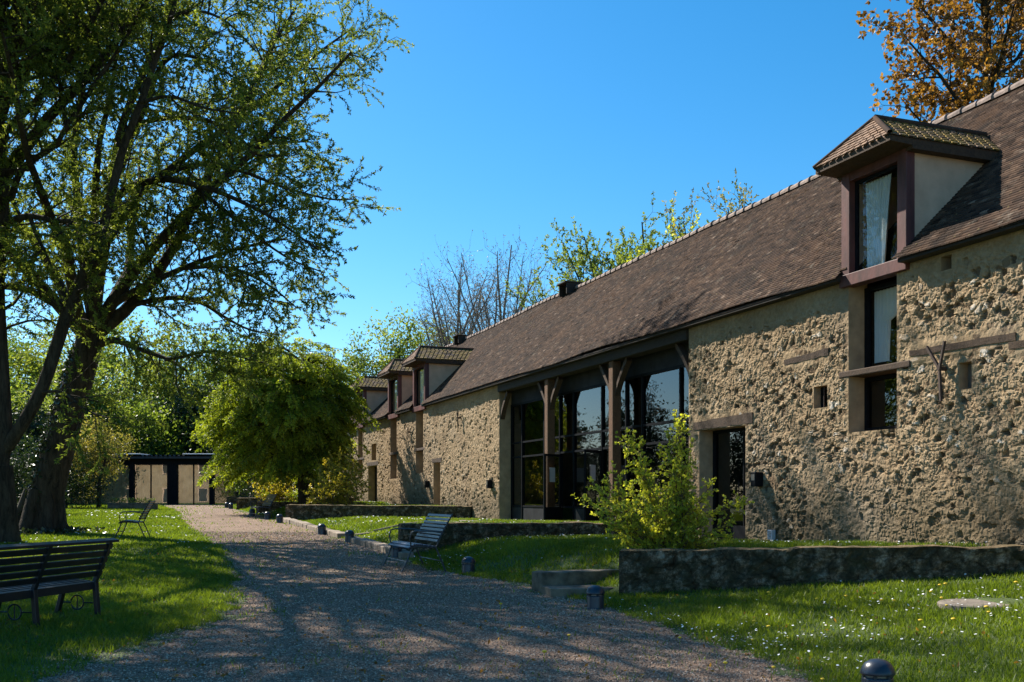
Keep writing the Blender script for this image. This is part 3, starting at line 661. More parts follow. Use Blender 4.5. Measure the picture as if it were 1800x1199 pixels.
# wall lamps and small plates
for u, z in ((15.6, 1.83), (29.85, 1.92), (36.75, 2.0)):
    l = MB(); hb(l, u - .075, u + .075, -.17, 0.0, z - .13, z + .13); lp = l.build('wall_lamp', M['steel'], barn, bevel=.012)
    hb(MB(), u - .05, u + .05, -.175, -.165, z - .02, z + .09).build('lens', M['lens'], lp)
pl = MB(); hb(pl, 15.16, 15.30, -.075, 0.0, .76, .93); plate = pl.build('meter_plate', M['paper'], barn, bevel=.004)
ln = MB()
for k in range(5): hb(ln, 15.18, 15.28 - .02 * (k % 2), -.0785, -.0755, .785 + k * .027, .797 + k * .027)
ln.build('print', M['ink'], plate)

# the great glazed bay: beam, posts, braces, glazing
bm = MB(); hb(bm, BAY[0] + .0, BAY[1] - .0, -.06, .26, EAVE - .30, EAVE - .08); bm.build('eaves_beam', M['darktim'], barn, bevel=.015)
posts = (21.6, 25.5)
for u in posts:
    p = MB(); hb(p, u - .115, u + .115, -.02, .2, .6, EAVE - .30); p.build('timber_post', M['post'], barn, bevel=.02)
def brace(u0, z0, u1, z1):
    n = 8; t = np.linspace(0, 1, n); uu = u0 + (u1 - u0) * t; zz = z0 + (z1 - z0) * t ** .75
    V = np.stack([B(uu, uu * 0 + .03, zz - .07), B(uu, uu * 0 + .03, zz + .07), B(uu, uu * 0 + .17, zz + .07), B(uu, uu * 0 + .17, zz - .07)], 1).reshape(-1, 3)
    F = [(i * 4 + j, i * 4 + (j + 1) % 4, i * 4 + 4 + (j + 1) % 4, i * 4 + 4 + j) for i in range(n - 1) for j in range(4)]
    MB().add(V, F).build('brace', M['timber'], barn)
for u in posts: brace(u - .13, 3.95, u - .72, EAVE - .31); brace(u + .13, 3.95, u + .72, EAVE - .31)
brace(BAY[0] + .02, 3.95, BAY[0] + .6, EAVE - .31); brace(BAY[1] - .02, 3.95, BAY[1] - .6, EAVE - .31)
WG = .42; ZB, ZT = .72, 4.33
hb(MB(), BAY[0], BAY[1], WG - .03, WG + .05, ZT, EAVE + .2).build('fascia_panel', M['panel'], barn)
mu = MB(); s = .024
vert = [18.13, 19.1, 20.8, 21.6, 22.9, 24.6, 25.5, 26.6, 28.3, 29.17]
dark_doors = []
for u in vert: hb(mu, u - s, u + s, WG - .05, WG + .05, ZB, ZT)
for a, b in zip(vert[:-1], vert[1:]):
    for z in (1.25, 2.72, 3.15): hb(mu, a + s, b - s, WG - .035, WG + .035, z - .026, z + .026)
    hb(mu, a + s, b - s, WG - .045, WG + .045, ZT - .06, ZT)
    hb(mu, a + s, b - s, WG - .045, WG + .045, ZB, ZB + .05)
gw = mu.build('glazed_screen', M['steel'], barn)
for a, b in zip(vert[:-1], vert[1:]):
    for z0, z1 in ((1.285, 2.685), (2.755, 3.115), (3.185, ZT - .06)):
        if abs(a - 24.6) < .01 and z0 < 2: continue                           # the open doorway
        MB().add(B([a + s, b - s, b - s, a + s], [WG] * 4, [z0, z0, z1, z1]), q4).build('pane', M['glass'], gw)
    if abs(a - 24.6) > .01:
        hb(MB(), a + s, b - s, WG - .02, WG + .02, ZB + .05, 1.215).build('kick_panel', M['panel'], gw)
def leaf(u, dirw, L=.9):          # door leaf standing open, hinged at u, opening outwards
    end = np.array(B(u, WG - .05, 0)) + 0; d_ = unit(np.array([*(-pQ * math.cos(dirw) + dU * math.sin(dirw)), 0]))
    def P(s_, z): return end * np.array([1, 1, 0]) + d_ * s_ + np.array([0, 0, z])
    f = MB()
    for s0, s1, z0, z1 in ((0, .05, ZB + .06, 2.66), (L - .05, L, ZB + .06, 2.66), (.05, L - .05, 2.6, 2.66), (.05, L - .05, ZB + .06, 1.25)): f.bar(P((s0 + s1) / 2, z0), P((s0 + s1) / 2, z1), s1 - s0, .04, np.cross(d_, (0, 0, 1)))
    o = f.build('door_leaf', M['steel'], barn)
    MB().add([P(.05, 1.25), P(L - .05, 1.25), P(L - .05, 2.6), P(.05, 2.6)], q4).build('pane', M['glass'], o)
    nrm = np.cross(d_, (0, 0, 1)) * .012
    for sg in (1, -1):
        pp = MB().add([P(.34, 1.92) + nrm * sg, P(.62, 1.92) + nrm * sg, P(.62, 2.3) + nrm * sg, P(.34, 2.3) + nrm * sg], q4); no = pp.build('notice', M['paper'], o)
    il = MB()
    for k in range(6):
        z = 1.97 + k * .05; il.add([P(.38, z) + nrm * 1.3, P(.58 - .03 * (k % 3), z) + nrm * 1.3, P(.58 - .03 * (k % 3), z + .018) + nrm * 1.3, P(.38, z + .018) + nrm * 1.3], q4)
    il.build('print', M['ink'], no)
    MB().tube([P(L - .1, 1.6) + nrm * 4, P(L - .1, 1.85) + nrm * 4], .012, 6).build('handle', M['frame'], o)
leaf(25.40, R(-38)); leaf(22.9, R(-38))
# floor and room behind the glass
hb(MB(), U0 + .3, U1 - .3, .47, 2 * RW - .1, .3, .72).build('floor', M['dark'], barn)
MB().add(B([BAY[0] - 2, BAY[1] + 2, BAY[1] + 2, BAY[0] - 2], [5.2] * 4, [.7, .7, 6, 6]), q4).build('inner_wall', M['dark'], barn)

# ------------------------------------------------------------------ low terrace walls, steps, kerbs
def low_wall(pts, ztops, th, label, seed):
    """pts: (x,y) along the front foot from path to barn; built as a lumpy weathered block"""
    pts = np.array(pts, float); d = unit(pts[1] - pts[0]); nrm = np.array([-d[1], d[0]])
    if nrm[1] < 0: nrm = -nrm
    L = np.linalg.norm(pts[1] - pts[0]); nu = int(L / .035); nv = 24
    t = np.linspace(0, 1, nu + 1)
    prof = [(0, 0, f) for f in np.linspace(0, 1, nv)] + [(f, 1, 1) for f in np.linspace(.12, .88, 6)] + [(1, 0, f) for f in np.linspace(1, 0, nv)]
    V = []
    for k, tt in enumerate(t):
        c = pts[0] + (pts[1] - pts[0]) * tt; zt = ztops[0] + (ztops[1] - ztops[0]) * tt
        zb = min(gz(*c), gz(*(c + nrm * th))) - .25
        for (a, top, f) in prof:
            p = c + nrm * th * a; V.append((p[0], p[1], zb + (zt - zb) * f))
    V = np.array(V).reshape(nu + 1, -1, 3); mlen = V.shape[1]
    s = np.broadcast_to((t * L)[:, None], V.shape[:2]); h = V[..., 2]
    inx = np.array([p[0] for p in prof]); sgn = np.where(inx < .05, -1, np.where(inx > .95, 1, 0))
    wf1, wf2, wid, _, _ = worley(s, h * 1.4, .2, seed % 3); lump = (fbm(s, h, .3, seed) - .5) * .07 + (fbm(s, h, .08, seed + 1) - .5) * .05 + (wid - .5) * .05 * smooth((wf2 - wf1) / .3)
    V[..., :2] += (nrm[None, None, :] * (sgn[None, :] * lump)[..., None])
    V[..., 2] += np.where(np.array([p[1] for p in prof])[None, :] > 0, (fbm(s, inx[None, :] + 0 * s, .35, seed) - .45) * .06, 0) + (np.array([p[2] for p in prof])[None, :] > .99) * (fbm(s, s * 0, .5, seed + 2) - .5) * .06
    I = np.arange((nu + 1) * mlen).reshape(nu + 1, mlen)
    F = np.stack([I[:-1, :-1], I[1:, :-1], I[1:, 1:], I[:-1, 1:]], -1).reshape(-1, 4)
    mb = MB().add(V, F); mb.add(V[0], [tuple(range(mlen))]); mb.add(V[-1], [tuple(range(mlen))[::-1]])
    o = mb.build('terrace_wall', M['low'], None, origin=(*pts[0], gz(*pts[0])), smooth_=False); return tag(o, label, 'wall', 'low terrace walls between path and barn')
low_wall([(1.48, 14.15), (6.6, 12.65)], (.77, .90), .42, 'longest low mossy wall in the right foreground, below the flowering bush', 1)
low_wall([(-2.32, 21.4), (2.6, 22.7)], (.955, .94), .40, 'low mossy wall directly behind the blue slatted bench', 2)
low_wall([(-7.95, 35.9), (-1.35, 33.4)], (1.25, 1.22), .40, 'low stone wall under the yellow forsythia and the barn door, with a pale path end', 3)
low_wall([(-10.75, 43.0), (-6.4, 43.2)], (1.31, 1.31), .40, 'short low wall right behind the far slatted chair', 0)
low_wall([(-13.4, 49.8), (-7.5, 50.5)], (1.49, 1.49), .40, 'farthest low wall, grass topped, under the weeping tree', 2)
def slab(c, L, wdt, z0, z1, ang, label, name='stone_step', m='stone', grp=None, cat='step'):
    c = np.array(c, float); d = np.array([math.cos(ang), math.sin(ang)]); n_ = np.array([-d[1], d[0]])
    k = 10; V = []
    rr = np.random.default_rng(int(abs(c[0] * 100)))
    for i in range(k + 1):
        p = c + d * (i / k - .5) * L
        for (a, z) in ((-.5, z0), (-.5, z1), (.5, z1), (.5, z0)):
            q = p + n_ * (a * wdt + rr.normal(0, .004)); V.append((q[0], q[1], z + (rr.normal(0, .004) if z == z1 else 0)))
    F = [(i * 4 + j, i * 4 + (j + 1) % 4, i * 4 + 4 + (j + 1) % 4, i * 4 + 4 + j) for i in range(k) for j in range(4)] + [(3, 2, 1, 0), (k * 4, k * 4 + 1, k * 4 + 2, k * 4 + 3)]
    return tag(MB().add(V, F).build(name, M[m], None, origin=(*c, z0), bevel=.015), label, cat, grp)
slab((1.0, 15.45), 1.4, .34, -.1, .40, R(24), 'upper worn stone step left of the long foreground wall', grp='stone steps by the foreground wall')
slab((.95, 14.85), .95, .6, -.1, .21, R(12), 'lower worn stone step behind the bollard lamp, left of the foreground wall', grp='stone steps by the foreground wall')
def kerb(pts, label, h=.13, wdt=.26):
    kb = MB(); rr = np.random.default_rng(len(pts) + 2)
    P = np.array(pts, float)
    seg = np.linalg.norm(np.diff(P, axis=0), axis=1); cum = np.concatenate([[0], np.cumsum(seg)]); s = 0
    while s < cum[-1] - .2:
        L = min(rr.uniform(.6, 1.1), cum[-1] - s)
        a = [np.interp(s + .012, cum, P[:, k]) for k in (0, 1)]; b = [np.interp(s + L - .012, cum, P[:, k]) for k in (0, 1)]
        za, zb = gz(*a) + h + rr.normal(0, .012), gz(*b) + h + rr.normal(0, .012)
        kb.bar((a[0], a[1], za - .2), (b[0], b[1], zb - .2), wdt + rr.normal(0, .02), .4); s += L
    return tag(kb.build('stone_kerb', M['kerb'], None, origin=(P[0][0], P[0][1], gz(*P[0])), bevel=.02), label, 'kerb')
kerb([(-7.85, 35.6), (-6.6, 32.2), (-5.2, 28.6), (-4.4, 26.6)], 'pale stone kerb edging the grass in front of the forsythia wall')
kerb([(-3.95, 25.2), (-3.1, 23.2), (-2.45, 21.6), (-2.1, 20.6)], 'pale stone kerb running up to the blue slatted bench')
kerb([(-4.4, 26.7), (-3.3, 27.3), (-1.6, 26.6), (-.2, 25.4)], 'thin curved stone edging across the grass beyond the blue bench', .05, .14)
# concrete disc in the right lawn
cx, cy = px(1722, 1055, 10.9)[:2]
tag(MB().lathe([(0.0, .03), (.40, .03), (.42, .015), (.42, -.1)], (0, 0, 0), 28).build('manhole_cover', M['concrete'], None, origin=(0, 0, 0)), 'round concrete manhole cover set in the right lawn', 'manhole cover').location = (cx, cy, gz(cx, cy) - .012)

# ------------------------------------------------------------------ seats
def slat_seat(name, label, cat, L, loc, rotz, slat='bluepaint', frame='frame', group=None):
    """seat facing local -y, length along x"""
    o = thing(name, label, cat, (0, 0, 0), group)
    ROOT[o.name] = (0, 0, 0)
    st = MB(); seatc = [(-.27, .40), (-.21, .435), (-.14, .445), (-.07, .44), (.0, .43), (.07, .42), (.14, .41)]
    for y, z in seatc: st.bar((-L / 2, y, z), (L / 2, y, z), .052, .024, (0, .1 * (1 if y > -.2 else -6), 1))
    st.build('seat', M[slat], o, bevel=.005)
    bk = MB(); t = np.linspace(0, 1, 8)
    for k in t:
        y = .20 + .20 * k + .03 * k * k; z = .50 + .40 * k
        bk.bar((-L / 2, y, z), (L / 2, y, z), .045, .022, (0, -.9, .35))
    bk.build('backrest', M[slat], o, bevel=.005)
    for sx in (-1, 1):
        x = sx * (L / 2 - .035)
        fr = MB()
        fr.tube([(x, .46, .94), (x, .38, .8), (x, .26, .58), (x, .20, .44), (x, .17, .39), (x, .05, .40), (x, -.15, .42), (x, -.27, .385)], .014, 7, True)
        fr.build('side_frame', M[frame], o, smooth_=True)
        ar = MB(); ar.tube([(x + sx * .02, -.24, .40), (x + sx * .03, -.27, .54), (x + sx * .03, -.24, .645), (x + sx * .03, -.16, .665), (x + sx * .03, .1, .66), (x + sx * .02, .28, .63)], .013, 7, True)
        ar.build('armrest', M[frame], o, smooth_=True)
        MB().tube([(x, -.22, .41), (x, -.30, .2), (x, -.40, 0)], .015, 7, True).build('leg', M[frame], o, smooth_=True)
        MB().tube([(x, .17, .40), (x, .26, .2), (x, .34, 0)], .015, 7, True).build('leg', M[frame], o, smooth_=True)
    MB().tube([(-L / 2, .27, .17), (L / 2, .27, .17)], .01, 6).tube([(-L / 2, -.31, .17), (L / 2, -.31, .17)], .01, 6).build('stretcher', M[frame], o)
    o.location = loc; o.rotation_euler = (0, 0, rotz); return o
FACE = math.atan2(dU[1], dU[0]) + math.pi        # local x along the barn, facing away from it
bx, by = -1.76, 18.55
b2 = slat_seat('slatted_bench', 'blue slatted metal bench with tube arms before a low wall', 'bench', 1.35, (bx, by, gz(bx, by)), math.atan2(-dU[1], -dU[0]), 'bluepaint', 'frame', 'slatted metal seats')
cx, cy = -9.42, 25.5
b2.scale = (1.08,) * 3
ch = slat_seat('slatted_chair', 'dark slatted chair seen side on, on the sunny lawn behind the black bench', 'chair', .62, (cx, cy, gz(cx, cy)), math.atan2(-1.0, .12), 'blackpaint', 'blackpaint', 'slatted metal seats')
fx, fy = -9.62, 39.3
dup(b2, (fx, fy, gz(fx, fy)), math.atan2(-dU[1], -dU[0]) + .1, 'far grey slatted chair by the short low wall at the bend of the path', 'slatted metal seats', .98).name = 'slatted_chair'
# park bench at the left, back to the path
o = thing('park_bench', 'large black wooden park bench in deep shade on the left lawn, seen from behind', 'bench')
L = 2.3
bk = MB()
for k, z in enumerate((.52, .60, .68, .76, .84)): bk.bar((-L / 2, .19 + .035 * k, z), (L / 2, .19 + .035 * k, z), .066, .03, (0, -1, .4))
bk.bar((-L / 2, .385, .915), (L / 2, .385, .915), .095, .032, (0, .25, 1)); bk.build('backrest', M['blackpaint'], o, bevel=.006)
st = MB()
for k in range(6): st.bar((-L / 2, -.28 + .075 * k, .45 - .008 * k), (L / 2, -.28 + .075 * k, .45 - .008 * k), .058, .028)
st.build('seat', M['blackpaint'], o, bevel=.006)
MB().bar((-L / 2, .14, .375), (L / 2, .14, .375), .03, .09).bar((-L / 2, -.28, .385), (L / 2, -.28, .385), .03, .08).build('seat_rail', M['blackpaint'], o)
for x in (-L / 2 + .08, 0.0, L / 2 - .08):
    MB().bar((x, .20, 0), (x, .16, .42), .05, .06, (1, 0, 0)).bar((x, .16, .42), (x, .36, .9), .05, .055, (1, 0, 0)).build('leg', M['blackpaint'], o, bevel=.006)
    MB().bar((x, -.36, 0), (x, -.24, .43), .05, .06, (1, 0, 0)).build('leg', M['blackpaint'], o, bevel=.006)
    rg = MB(); a = np.linspace(0, 2 * math.pi, 17); rg.tube(np.stack([0 * a + x, -.08 + .085 * np.cos(a), .17 + .085 * np.sin(a)], -1), .009, 6)
    rg.tube([(x, -.33, .17), (x, -.165, .17)], .009, 6); rg.tube([(x, .005, .17), (x, .18, .17)], .009, 6); rg.tube([(x, -.08, .085), (x, -.08, .255)], .008, 6); rg.build('ring_brace', M['blackpaint'], o)
ax = unit(np.array([.23, 1.0])); e = np.array([-5.08, 12.25]) - ax * L / 2
o.location = (e[0], e[1], gz(*e) - .02); o.rotation_euler = (0, 0, math.atan2(-ax[1], -ax[0]))

# ------------------------------------------------------------------ bollard lamps
bo = thing('bollard_lamp', 'x', 'bollard lamp', (0, 0, 0), 'short dark bollard lamps along the path')
MB().lathe([(0, .0), (.118, .0), (.12, .012), (.112, .02), (.112, .165), (.105, .175), (.0, .175)], n=28).build('body', M['bollard'], bo, smooth_=True, bevel=.004)
MB().lathe([(.092, .165), (.095, .17), (.095, .20), (.09, .205)], n=28).build('lens', M['lens'], bo, smooth_=True)
MB().lathe([(.08, .195), (.122, .195), (.124, .205), (.118, .225), (.108, .25), (.09, .275), (.06, .295), (.03, .303), (0, .305)], n=28).build('hood', M['bollard'], bo, smooth_=True)
rb = MB()
for a in np.linspace(0, 2 * math.pi, 6, endpoint=False)[::1]: rb.bar((.1 * math.cos(a), .1 * math.sin(a), .17), (.1 * math.cos(a), .1 * math.sin(a), .2), .022, .02)
rb.build('lens_guard', M['bollard'], bo)
spots = [((2.66, 7.45), 'bollard lamp cut by the bottom edge of the picture, in the right lawn'), ((1.07, 13.15), 'bollard lamp at the left end of the long foreground wall, by the lower step'),
         ((-.75, 17.6), 'bollard lamp on the grass edge right of the blue bench'), ((-2.36, 20.9), 'bollard lamp half hidden under the blue bench'),
         ((-3.95, 24.9), 'bollard lamp on the gravel just left of the blue bench'), ((-5.2, 28.0), 'bollard lamp at the end of the pale kerb beyond the blue bench'),
         ((-7.85, 34.6), 'bollard lamp beside the path end of the forsythia wall'), ((-8.95, 37.5), 'bollard lamp right under the far slatted chair'),
         ((-10.3, 40.6), 'bollard lamp just left of the far slatted chair'), ((-14.0, 51.0), 'farthest right bollard lamp near the farthest low wall'), ((-14.9, 53.5), 'farthest left bollard lamp, close to the pavilion')]
for k, (p, lb) in enumerate(spots):
    z = gz(*p)
    if k == 0: bo.location = (*p, z); bo['label'] = lb
    else: dup(bo, (*p, z), k * .7, lb)

# ------------------------------------------------------------------ glass pavilion at the end of the path
pv = thing('glass_pavilion', 'low flat roofed glass pavilion with dark columns at the end of the path', 'pavilion', (-21, 64, 1.0))
X0, X1, Yf, zf, zt = -31.0, -15.2, 64.0, 1.02, 3.95
mb = MB(); mb.box((X0 - .5, Yf - .6, zt - .02), (X1 + .5, Yf + 7, zt + .1)); rr = np.random.default_rng(4)
rfp = mb.build('roof', M['roofsheet'], pv)
mb = MB()
for k in range(60): 
    x = X0 - .4 + k * .28; mb.tube([(x, Yf - .62, zt + .13), (x, Yf + 6.9, zt + .2)], .09, 6)
mb.build('roof_sheet', M['roofsheet'], rfp)
mb = MB()
for a, b in ((-24.6, -23.0), (-20.4, -18.3), (-17.9, -17.2)): mb.box((a, Yf - .64, zt + .22), (b, Yf + 1.2, zt + .29))
mb.build('white_sheet', M['white'], rfp, bevel=.02)
MB().box((X0, Yf - .1, 3.55), (X1, Yf + .15, zt - .02)).build('fascia', M['steel'], pv)
MB().box((X0, Yf - .3, .6), (X1, Yf + 7, zf)).build('floor', M['panel'], pv)
cols = [(-30.6, .3), (-27.8, .5), (-23.75, .28), (-21.2, .62), (-18.75, .28), (-15.5, .4)]
for x, w_ in cols: MB().box((x - w_ / 2, Yf - .16, zf), (x + w_ / 2, Yf + .16, 3.56)).build('column', M['steel'], pv)
for (a, wa), (b, wb) in zip(cols[:-1], cols[1:]):
    x0, x1 = a + wa / 2, b - wb / 2; mid = (x0 + x1) / 2
    MB().add([(x0, Yf, zf), (x1, Yf, zf), (x1, Yf, 3.55), (x0, Yf, 3.55)], q4).build('pane', M['glass2'], pv)
    MB().box((mid - .035, Yf - .04, zf), (mid + .035, Yf + .04, 3.55)).build('mullion', M['steel'], pv)
    if b < -18:  # tan sheet behind the glass, coloured as a reflection of sunlit stone
        n = 40; xs = np.linspace(x0 + .02, x1 - .02, n); P = np.stack([np.stack([xs, Yf + .3 + .02 * np.sin(xs * 25), xs * 0 + z], -1) for z in (zf + .02, 3.5)], 1).reshape(-1, 3)
        I = np.arange(n - 1)[:, None] * 2; MB().add(P, I + np.array([[0, 2, 3, 1]])).build('reflection_sheet', M['reflection_sheet'], pv)
    else:
        for k in range(7):
            x = x0 + (x1 - x0) * k / 7; MB().box((x + .02, Yf + .5, zf), (x + (x1 - x0) / 7 - .03, Yf + .55, 3.3)).build('board', M['oldwood'], pv)
MB().box((X0, Yf + 6.8, zf), (X1, Yf + 6.9, 3.9)).build('rear_wall', M['dark'], pv)
tag(MB().box((-17.2, 61.6, .8), (-13.4, 62.1, 1.55)).build('pavilion_wall', M['low'], None, bevel=.03), 'low dark wall in front of the weathered boards of the pavilion', 'wall')
# stone house out of the picture on the left, mirrored in the pavilion panes
hs_ = thing('stone_house', 'sunlit stone house left of the picture, mirrored in the pavilion panes', 'house', (-42, 3, 0))
zz = gz(-42, 4); hx0, hx1, hy0, hy1 = -62.0, -31.0, -5.0, 4.0
mb = MB(); mb.box((hx0, hy0, zz - .5), (hx1, hy1, zz + 7.2)); mb.build('wall', M['rubble'], hs_)
mb = MB(); V = [(hx0 - .4, hy1 + .4, zz + 7.0), (hx1 + .4, hy1 + .4, zz + 7.0), (hx1 + .4, -.5, zz + 11), (hx0 - .4, -.5, zz + 11), (hx0 - .4, hy0 - .4, zz + 7.0), (hx1 + .4, hy0 - .4, zz + 7.0)]
mb.add(V, [(0, 1, 2, 3), (3, 2, 5, 4), (0, 3, 4), (1, 5, 2)]).build('roof', M['tiles'], hs_)
for k in range(7):
    x = hx0 + 2.5 + k * 4.3
    for z0, z1 in ((zz + .9, zz + 2.6), (zz + 4.2, zz + 5.8)):
        fr = MB(); fr.box((x, hy1 - .05, z0), (x + 1.1, hy1 + .05, z1)); w_ = fr.build('window', M['plaster'], hs_)
        MB().box((x + .1, hy1 + .04, z0 + .1), (x + 1.0, hy1 + .06, z1 - .1)).build('pane', M['dark'], w_)
# planter and bench in front of the pavilion
pt = thing('planter', 'low stone planter of pale flowers on the lawn edge by the pavilion', 'planter', (-18.0, 49.0, gz(-18.0, 49.0)))
z = gz(-18.0, 49.0)
MB().box((-19.3, 48.8, z - .05), (-17.0, 49.2, z + .3)).build('trough', M['stone'], pt, bevel=.03)
r = np.random.default_rng(12); C = np.stack([r.uniform(-19.2, -17.1, 500), r.uniform(48.85, 49.15, 500), z + .3 + r.random(500) * .22], -1)
MB().leaves(C, .08, .05, r).build('foliage', M['l_pale'], pt)

# ------------------------------------------------------------------ plants
def smoothline(P, k=4):
    P = np.asarray(P, float); n = len(P); t = np.arange(n); tt = np.linspace(0, n - 1, (n - 1) * k + 1)
    A = np.concatenate([[2 * P[0] - P[1]], P, [2 * P[-1] - P[-2]]]); i = np.minimum(tt.astype(int), n - 2); f = (tt - i)[:, None]
    p0, p1, p2, p3 = A[i], A[i + 1], A[i + 2], A[i + 3]
    return .5 * (2 * p1 + (p2 - p0) * f + (2 * p0 - 5 * p1 + 4 * p2 - p3) * f ** 2 + (3 * p1 - p0 - 3 * p2 + p3) * f ** 3)
def sweep(r, p, d, L, n, wander=.18, up=0.0):
    P = [np.array(p, float)]; d = unit(d)
    for i in range(n):
        d = unit(d + r.normal(0, wander, 3) + np.array([0, 0, up])); P.append(P[-1] + d * L / n)
    return np.array(P)
def along(P, fr):
    s = np.concatenate([[0], np.cumsum(np.linalg.norm(np.diff(P, axis=0), axis=1))]); x = fr * s[-1]
    i = min(len(P) - 2, int(np.searchsorted(s, x, 'right') - 1)); f = (x - s[i]) / max(1e-9, s[i + 1] - s[i])
    return P[i] + (P[i + 1] - P[i]) * f, unit(P[i + 1] - P[i]), s[-1]
class Grower:
    def __init__(s, seed): s.r = np.random.default_rng(seed); s.w = MB(); s.C = []; s.A = []; s.T = []
    def twig(s, p, d, L, r0, lstep, up, lead, rosette):
        r = s.r; P = sweep(r, p, d, L, 3, .2, up); s.w.tube(P, np.linspace(r0, r0 * .4, 4), 3)
        k = max(1, int(L * (1 - lead) / lstep)); f = lead + (1 - lead) * r.random(k)
        seg = f * 3; i = np.minimum(seg.astype(int), 2); q = P[i] + (P[i + 1] - P[i]) * (seg - i)[:, None]
        s.C.append(q); s.A.append(np.repeat((P[-1] - P[0])[None] / max(.01, L), k, 0)); tone = r.random()
        s.T.append(np.full(k, tone))
        if rosette: s.C.append(np.repeat(P[-1][None], rosette, 0)); s.A.append(np.repeat((P[-1] - P[-2])[None] * 3 / L * .6, rosette, 0)); s.T.append(np.full(rosette, tone))
    def limb(s, P, r0, r1, start=.25, step=.45, blen=(1.0, 2.3), tlen=(.35, .9), tstep=.22, lstep=.055, up=.03, tup=0.0, lead=.1, rosette=5, n=8, taper=.45):
        r = s.r; s.w.tube(P, r0 + (r1 - r0) * np.linspace(0, 1, len(P)) ** .8, n)
        L = along(P, 0)[2]; fr = start
        while fr < 1:
            p, t, _ = along(P, min(fr, .999)); rr_ = r0 + (r1 - r0) * fr
            pr = unit(np.cross(t, r.normal(size=3))); d = unit(t * r.uniform(.3, .9) + pr + np.array([0, 0, .15]))
            bl = r.uniform(*blen) * (1 - taper * fr); Q = sweep(r, p, d, bl, 5, .16, up)
            b0 = min(rr_ * .6, .012 + .014 * bl); s.w.tube(Q, np.linspace(b0, .006, 6), 4)
            k = int(bl / tstep)
            for j in range(k):
                f2 = .12 + .88 * (j + r.random()) / k; q, t2, _ = along(Q, min(f2, .999))
                pr = unit(np.cross(t2, r.normal(size=3)))
                s.twig(q, t2 * .7 + pr * .9, r.uniform(*tlen), .006, lstep, tup, lead, rosette)
            s.twig(Q[-1], t, r.uniform(*tlen), .006, lstep, tup, lead, rosette)
            fr += step * r.uniform(.6, 1.4) / L
    def finish(s, root, bark, leaf, ll, lw, down=.2, ax=.8, wname='trunk', cname='crown'):
        s.w.build(wname, M[bark], root, smooth_=True)
        if not s.C: return
        C = np.concatenate(s.C); A = np.concatenate(s.A) * ax; T = np.concatenate(s.T)
        print('LEAVES', root.name, len(C))
        MB().leaves(C, ll, lw, s.r, down, A, T).build(cname, M[leaf], root)

def pxl(pts, y0, y1):
    n = len(pts); return smoothline([px(x, y, y0 + (y1 - y0) * i / (n - 1)) for i, (x, y) in enumerate(pts)], 4)

# big willow B: the thick leaning trunk with ivy
tb = thing('leafy_tree', 'large tree with thick ivy clad leaning trunk and long limbs reaching right over the path', 'tree', (-12.95, 28, gz(-12.95, 28)), 'two big trees on the left lawn')
g = Grower(21); D = 28
base = px(70, 940, D); base[2] = gz(base[0], base[1]) - .15
TR = smoothline([base, px(84, 860, D), px(108, 770, D), px(132, 690, D), px(152, 620, D), px(165, 560, D)], 4)
rad = np.interp(np.linspace(0, 1, len(TR)), [0, .06, .15, .5, 1], [.70, .56, .46, .39, .33]); g.w.tube(TR, rad, 16)
for a in range(7):
    an = a * .9; g.w.tube([base + np.array([math.cos(an) * .95, math.sin(an) * .95, -.05]), base + np.array([math.cos(an) * .55, math.sin(an) * .55, .35]), base + np.array([.12 + math.cos(an) * .3, math.sin(an) * .3, 1.3])], [.10, .2, .22], 7)
LB = [  # limb pixel paths, depth start, depth end, r0, r1
 ([(165,570),(204,532),(260,500),(320,472),(384,448),(440,432),(500,420)], 28, 25.5, .22, .03),
 ([(175,590),(212,545),(296,524),(352,532),(392,556),(440,580),(500,590)], 28, 27, .17, .02),
 ([(165,610),(200,598),(240,612),(296,632),(328,652)], 28, 26.6, .2, .04),
 ([(290,632),(320,628),(352,620),(390,618),(424,628),(470,640)], 26.8, 26, .09, .02),
 ([(165,570),(176,480),(190,410),(208,344),(276,316),(340,324),(400,344),(480,384),(560,440)], 28, 24, .3, .025),
 ([(190,420),(240,345),(280,312),(352,256),(432,200),(472,164),(532,116),(572,84),(616,52)], 28, 29.5, .24, .03),
 ([(572,84),(596,90),(620,108),(644,128)], 29.3, 29.5, .03, .01),
 ([(190,410),(196,330),(215,290),(240,224),(296,208),(360,212),(412,236),(480,296),(540,330)], 28, 29, .22, .025),
 ([(165,570),(150,480),(140,380),(130,260),(150,120),(160,-30)], 28, 29.5, .3, .08),
 ([(196,330),(215,220),(260,110),(300,0),(330,-110)], 28, 27, .24, .06),
 ([(240,224),(288,110),(340,100),(392,124),(460,170)], 28, 26, .14, .02),
 ([(300,0),(350,-40),(400,-50),(440,-20)], 27, 25.5, .13, .02),
 ([(276,316),(340,290),(420,300),(500,330),(580,350),(625,350)], 26, 27.5, .13, .02),
 ([(320,472),(400,470),(470,500),(520,540)], 26.5, 24, .1, .02),
 ([(340,324),(420,390),(500,450),(570,480)], 26, 27, .1, .02),
 ([(352,256),(430,260),(500,250),(560,250)], 27, 28.5, .1, .02),
 ([(432,200),(465,120),(490,50),(500,-40)], 27, 28.5, .1, .02),
]
for pts, a, b, r0, r1 in LB: g.limb(pxl(pts, a, b), r0 * .6, r1 * .8, start=.25, step=.27, tstep=.13, lstep=.015)
r = g.r
for k in range(7):   # limbs towards the path, the sky and the back
    an = [-.2, -1.0, -1.7, 2.4, 1.2, 3.0, -.6][k]; p = along(TR, .9)[0]
    P = sweep(r, p, (math.cos(an), math.sin(an), 1.0), r.uniform(8, 11), 9, .1, .02); g.limb(P, .2, .03, start=.25, step=.3, tstep=.14, lstep=.017)
g.finish(tb, 'bark', 'l_willow', .095, .036)
iv = MB(); C = []
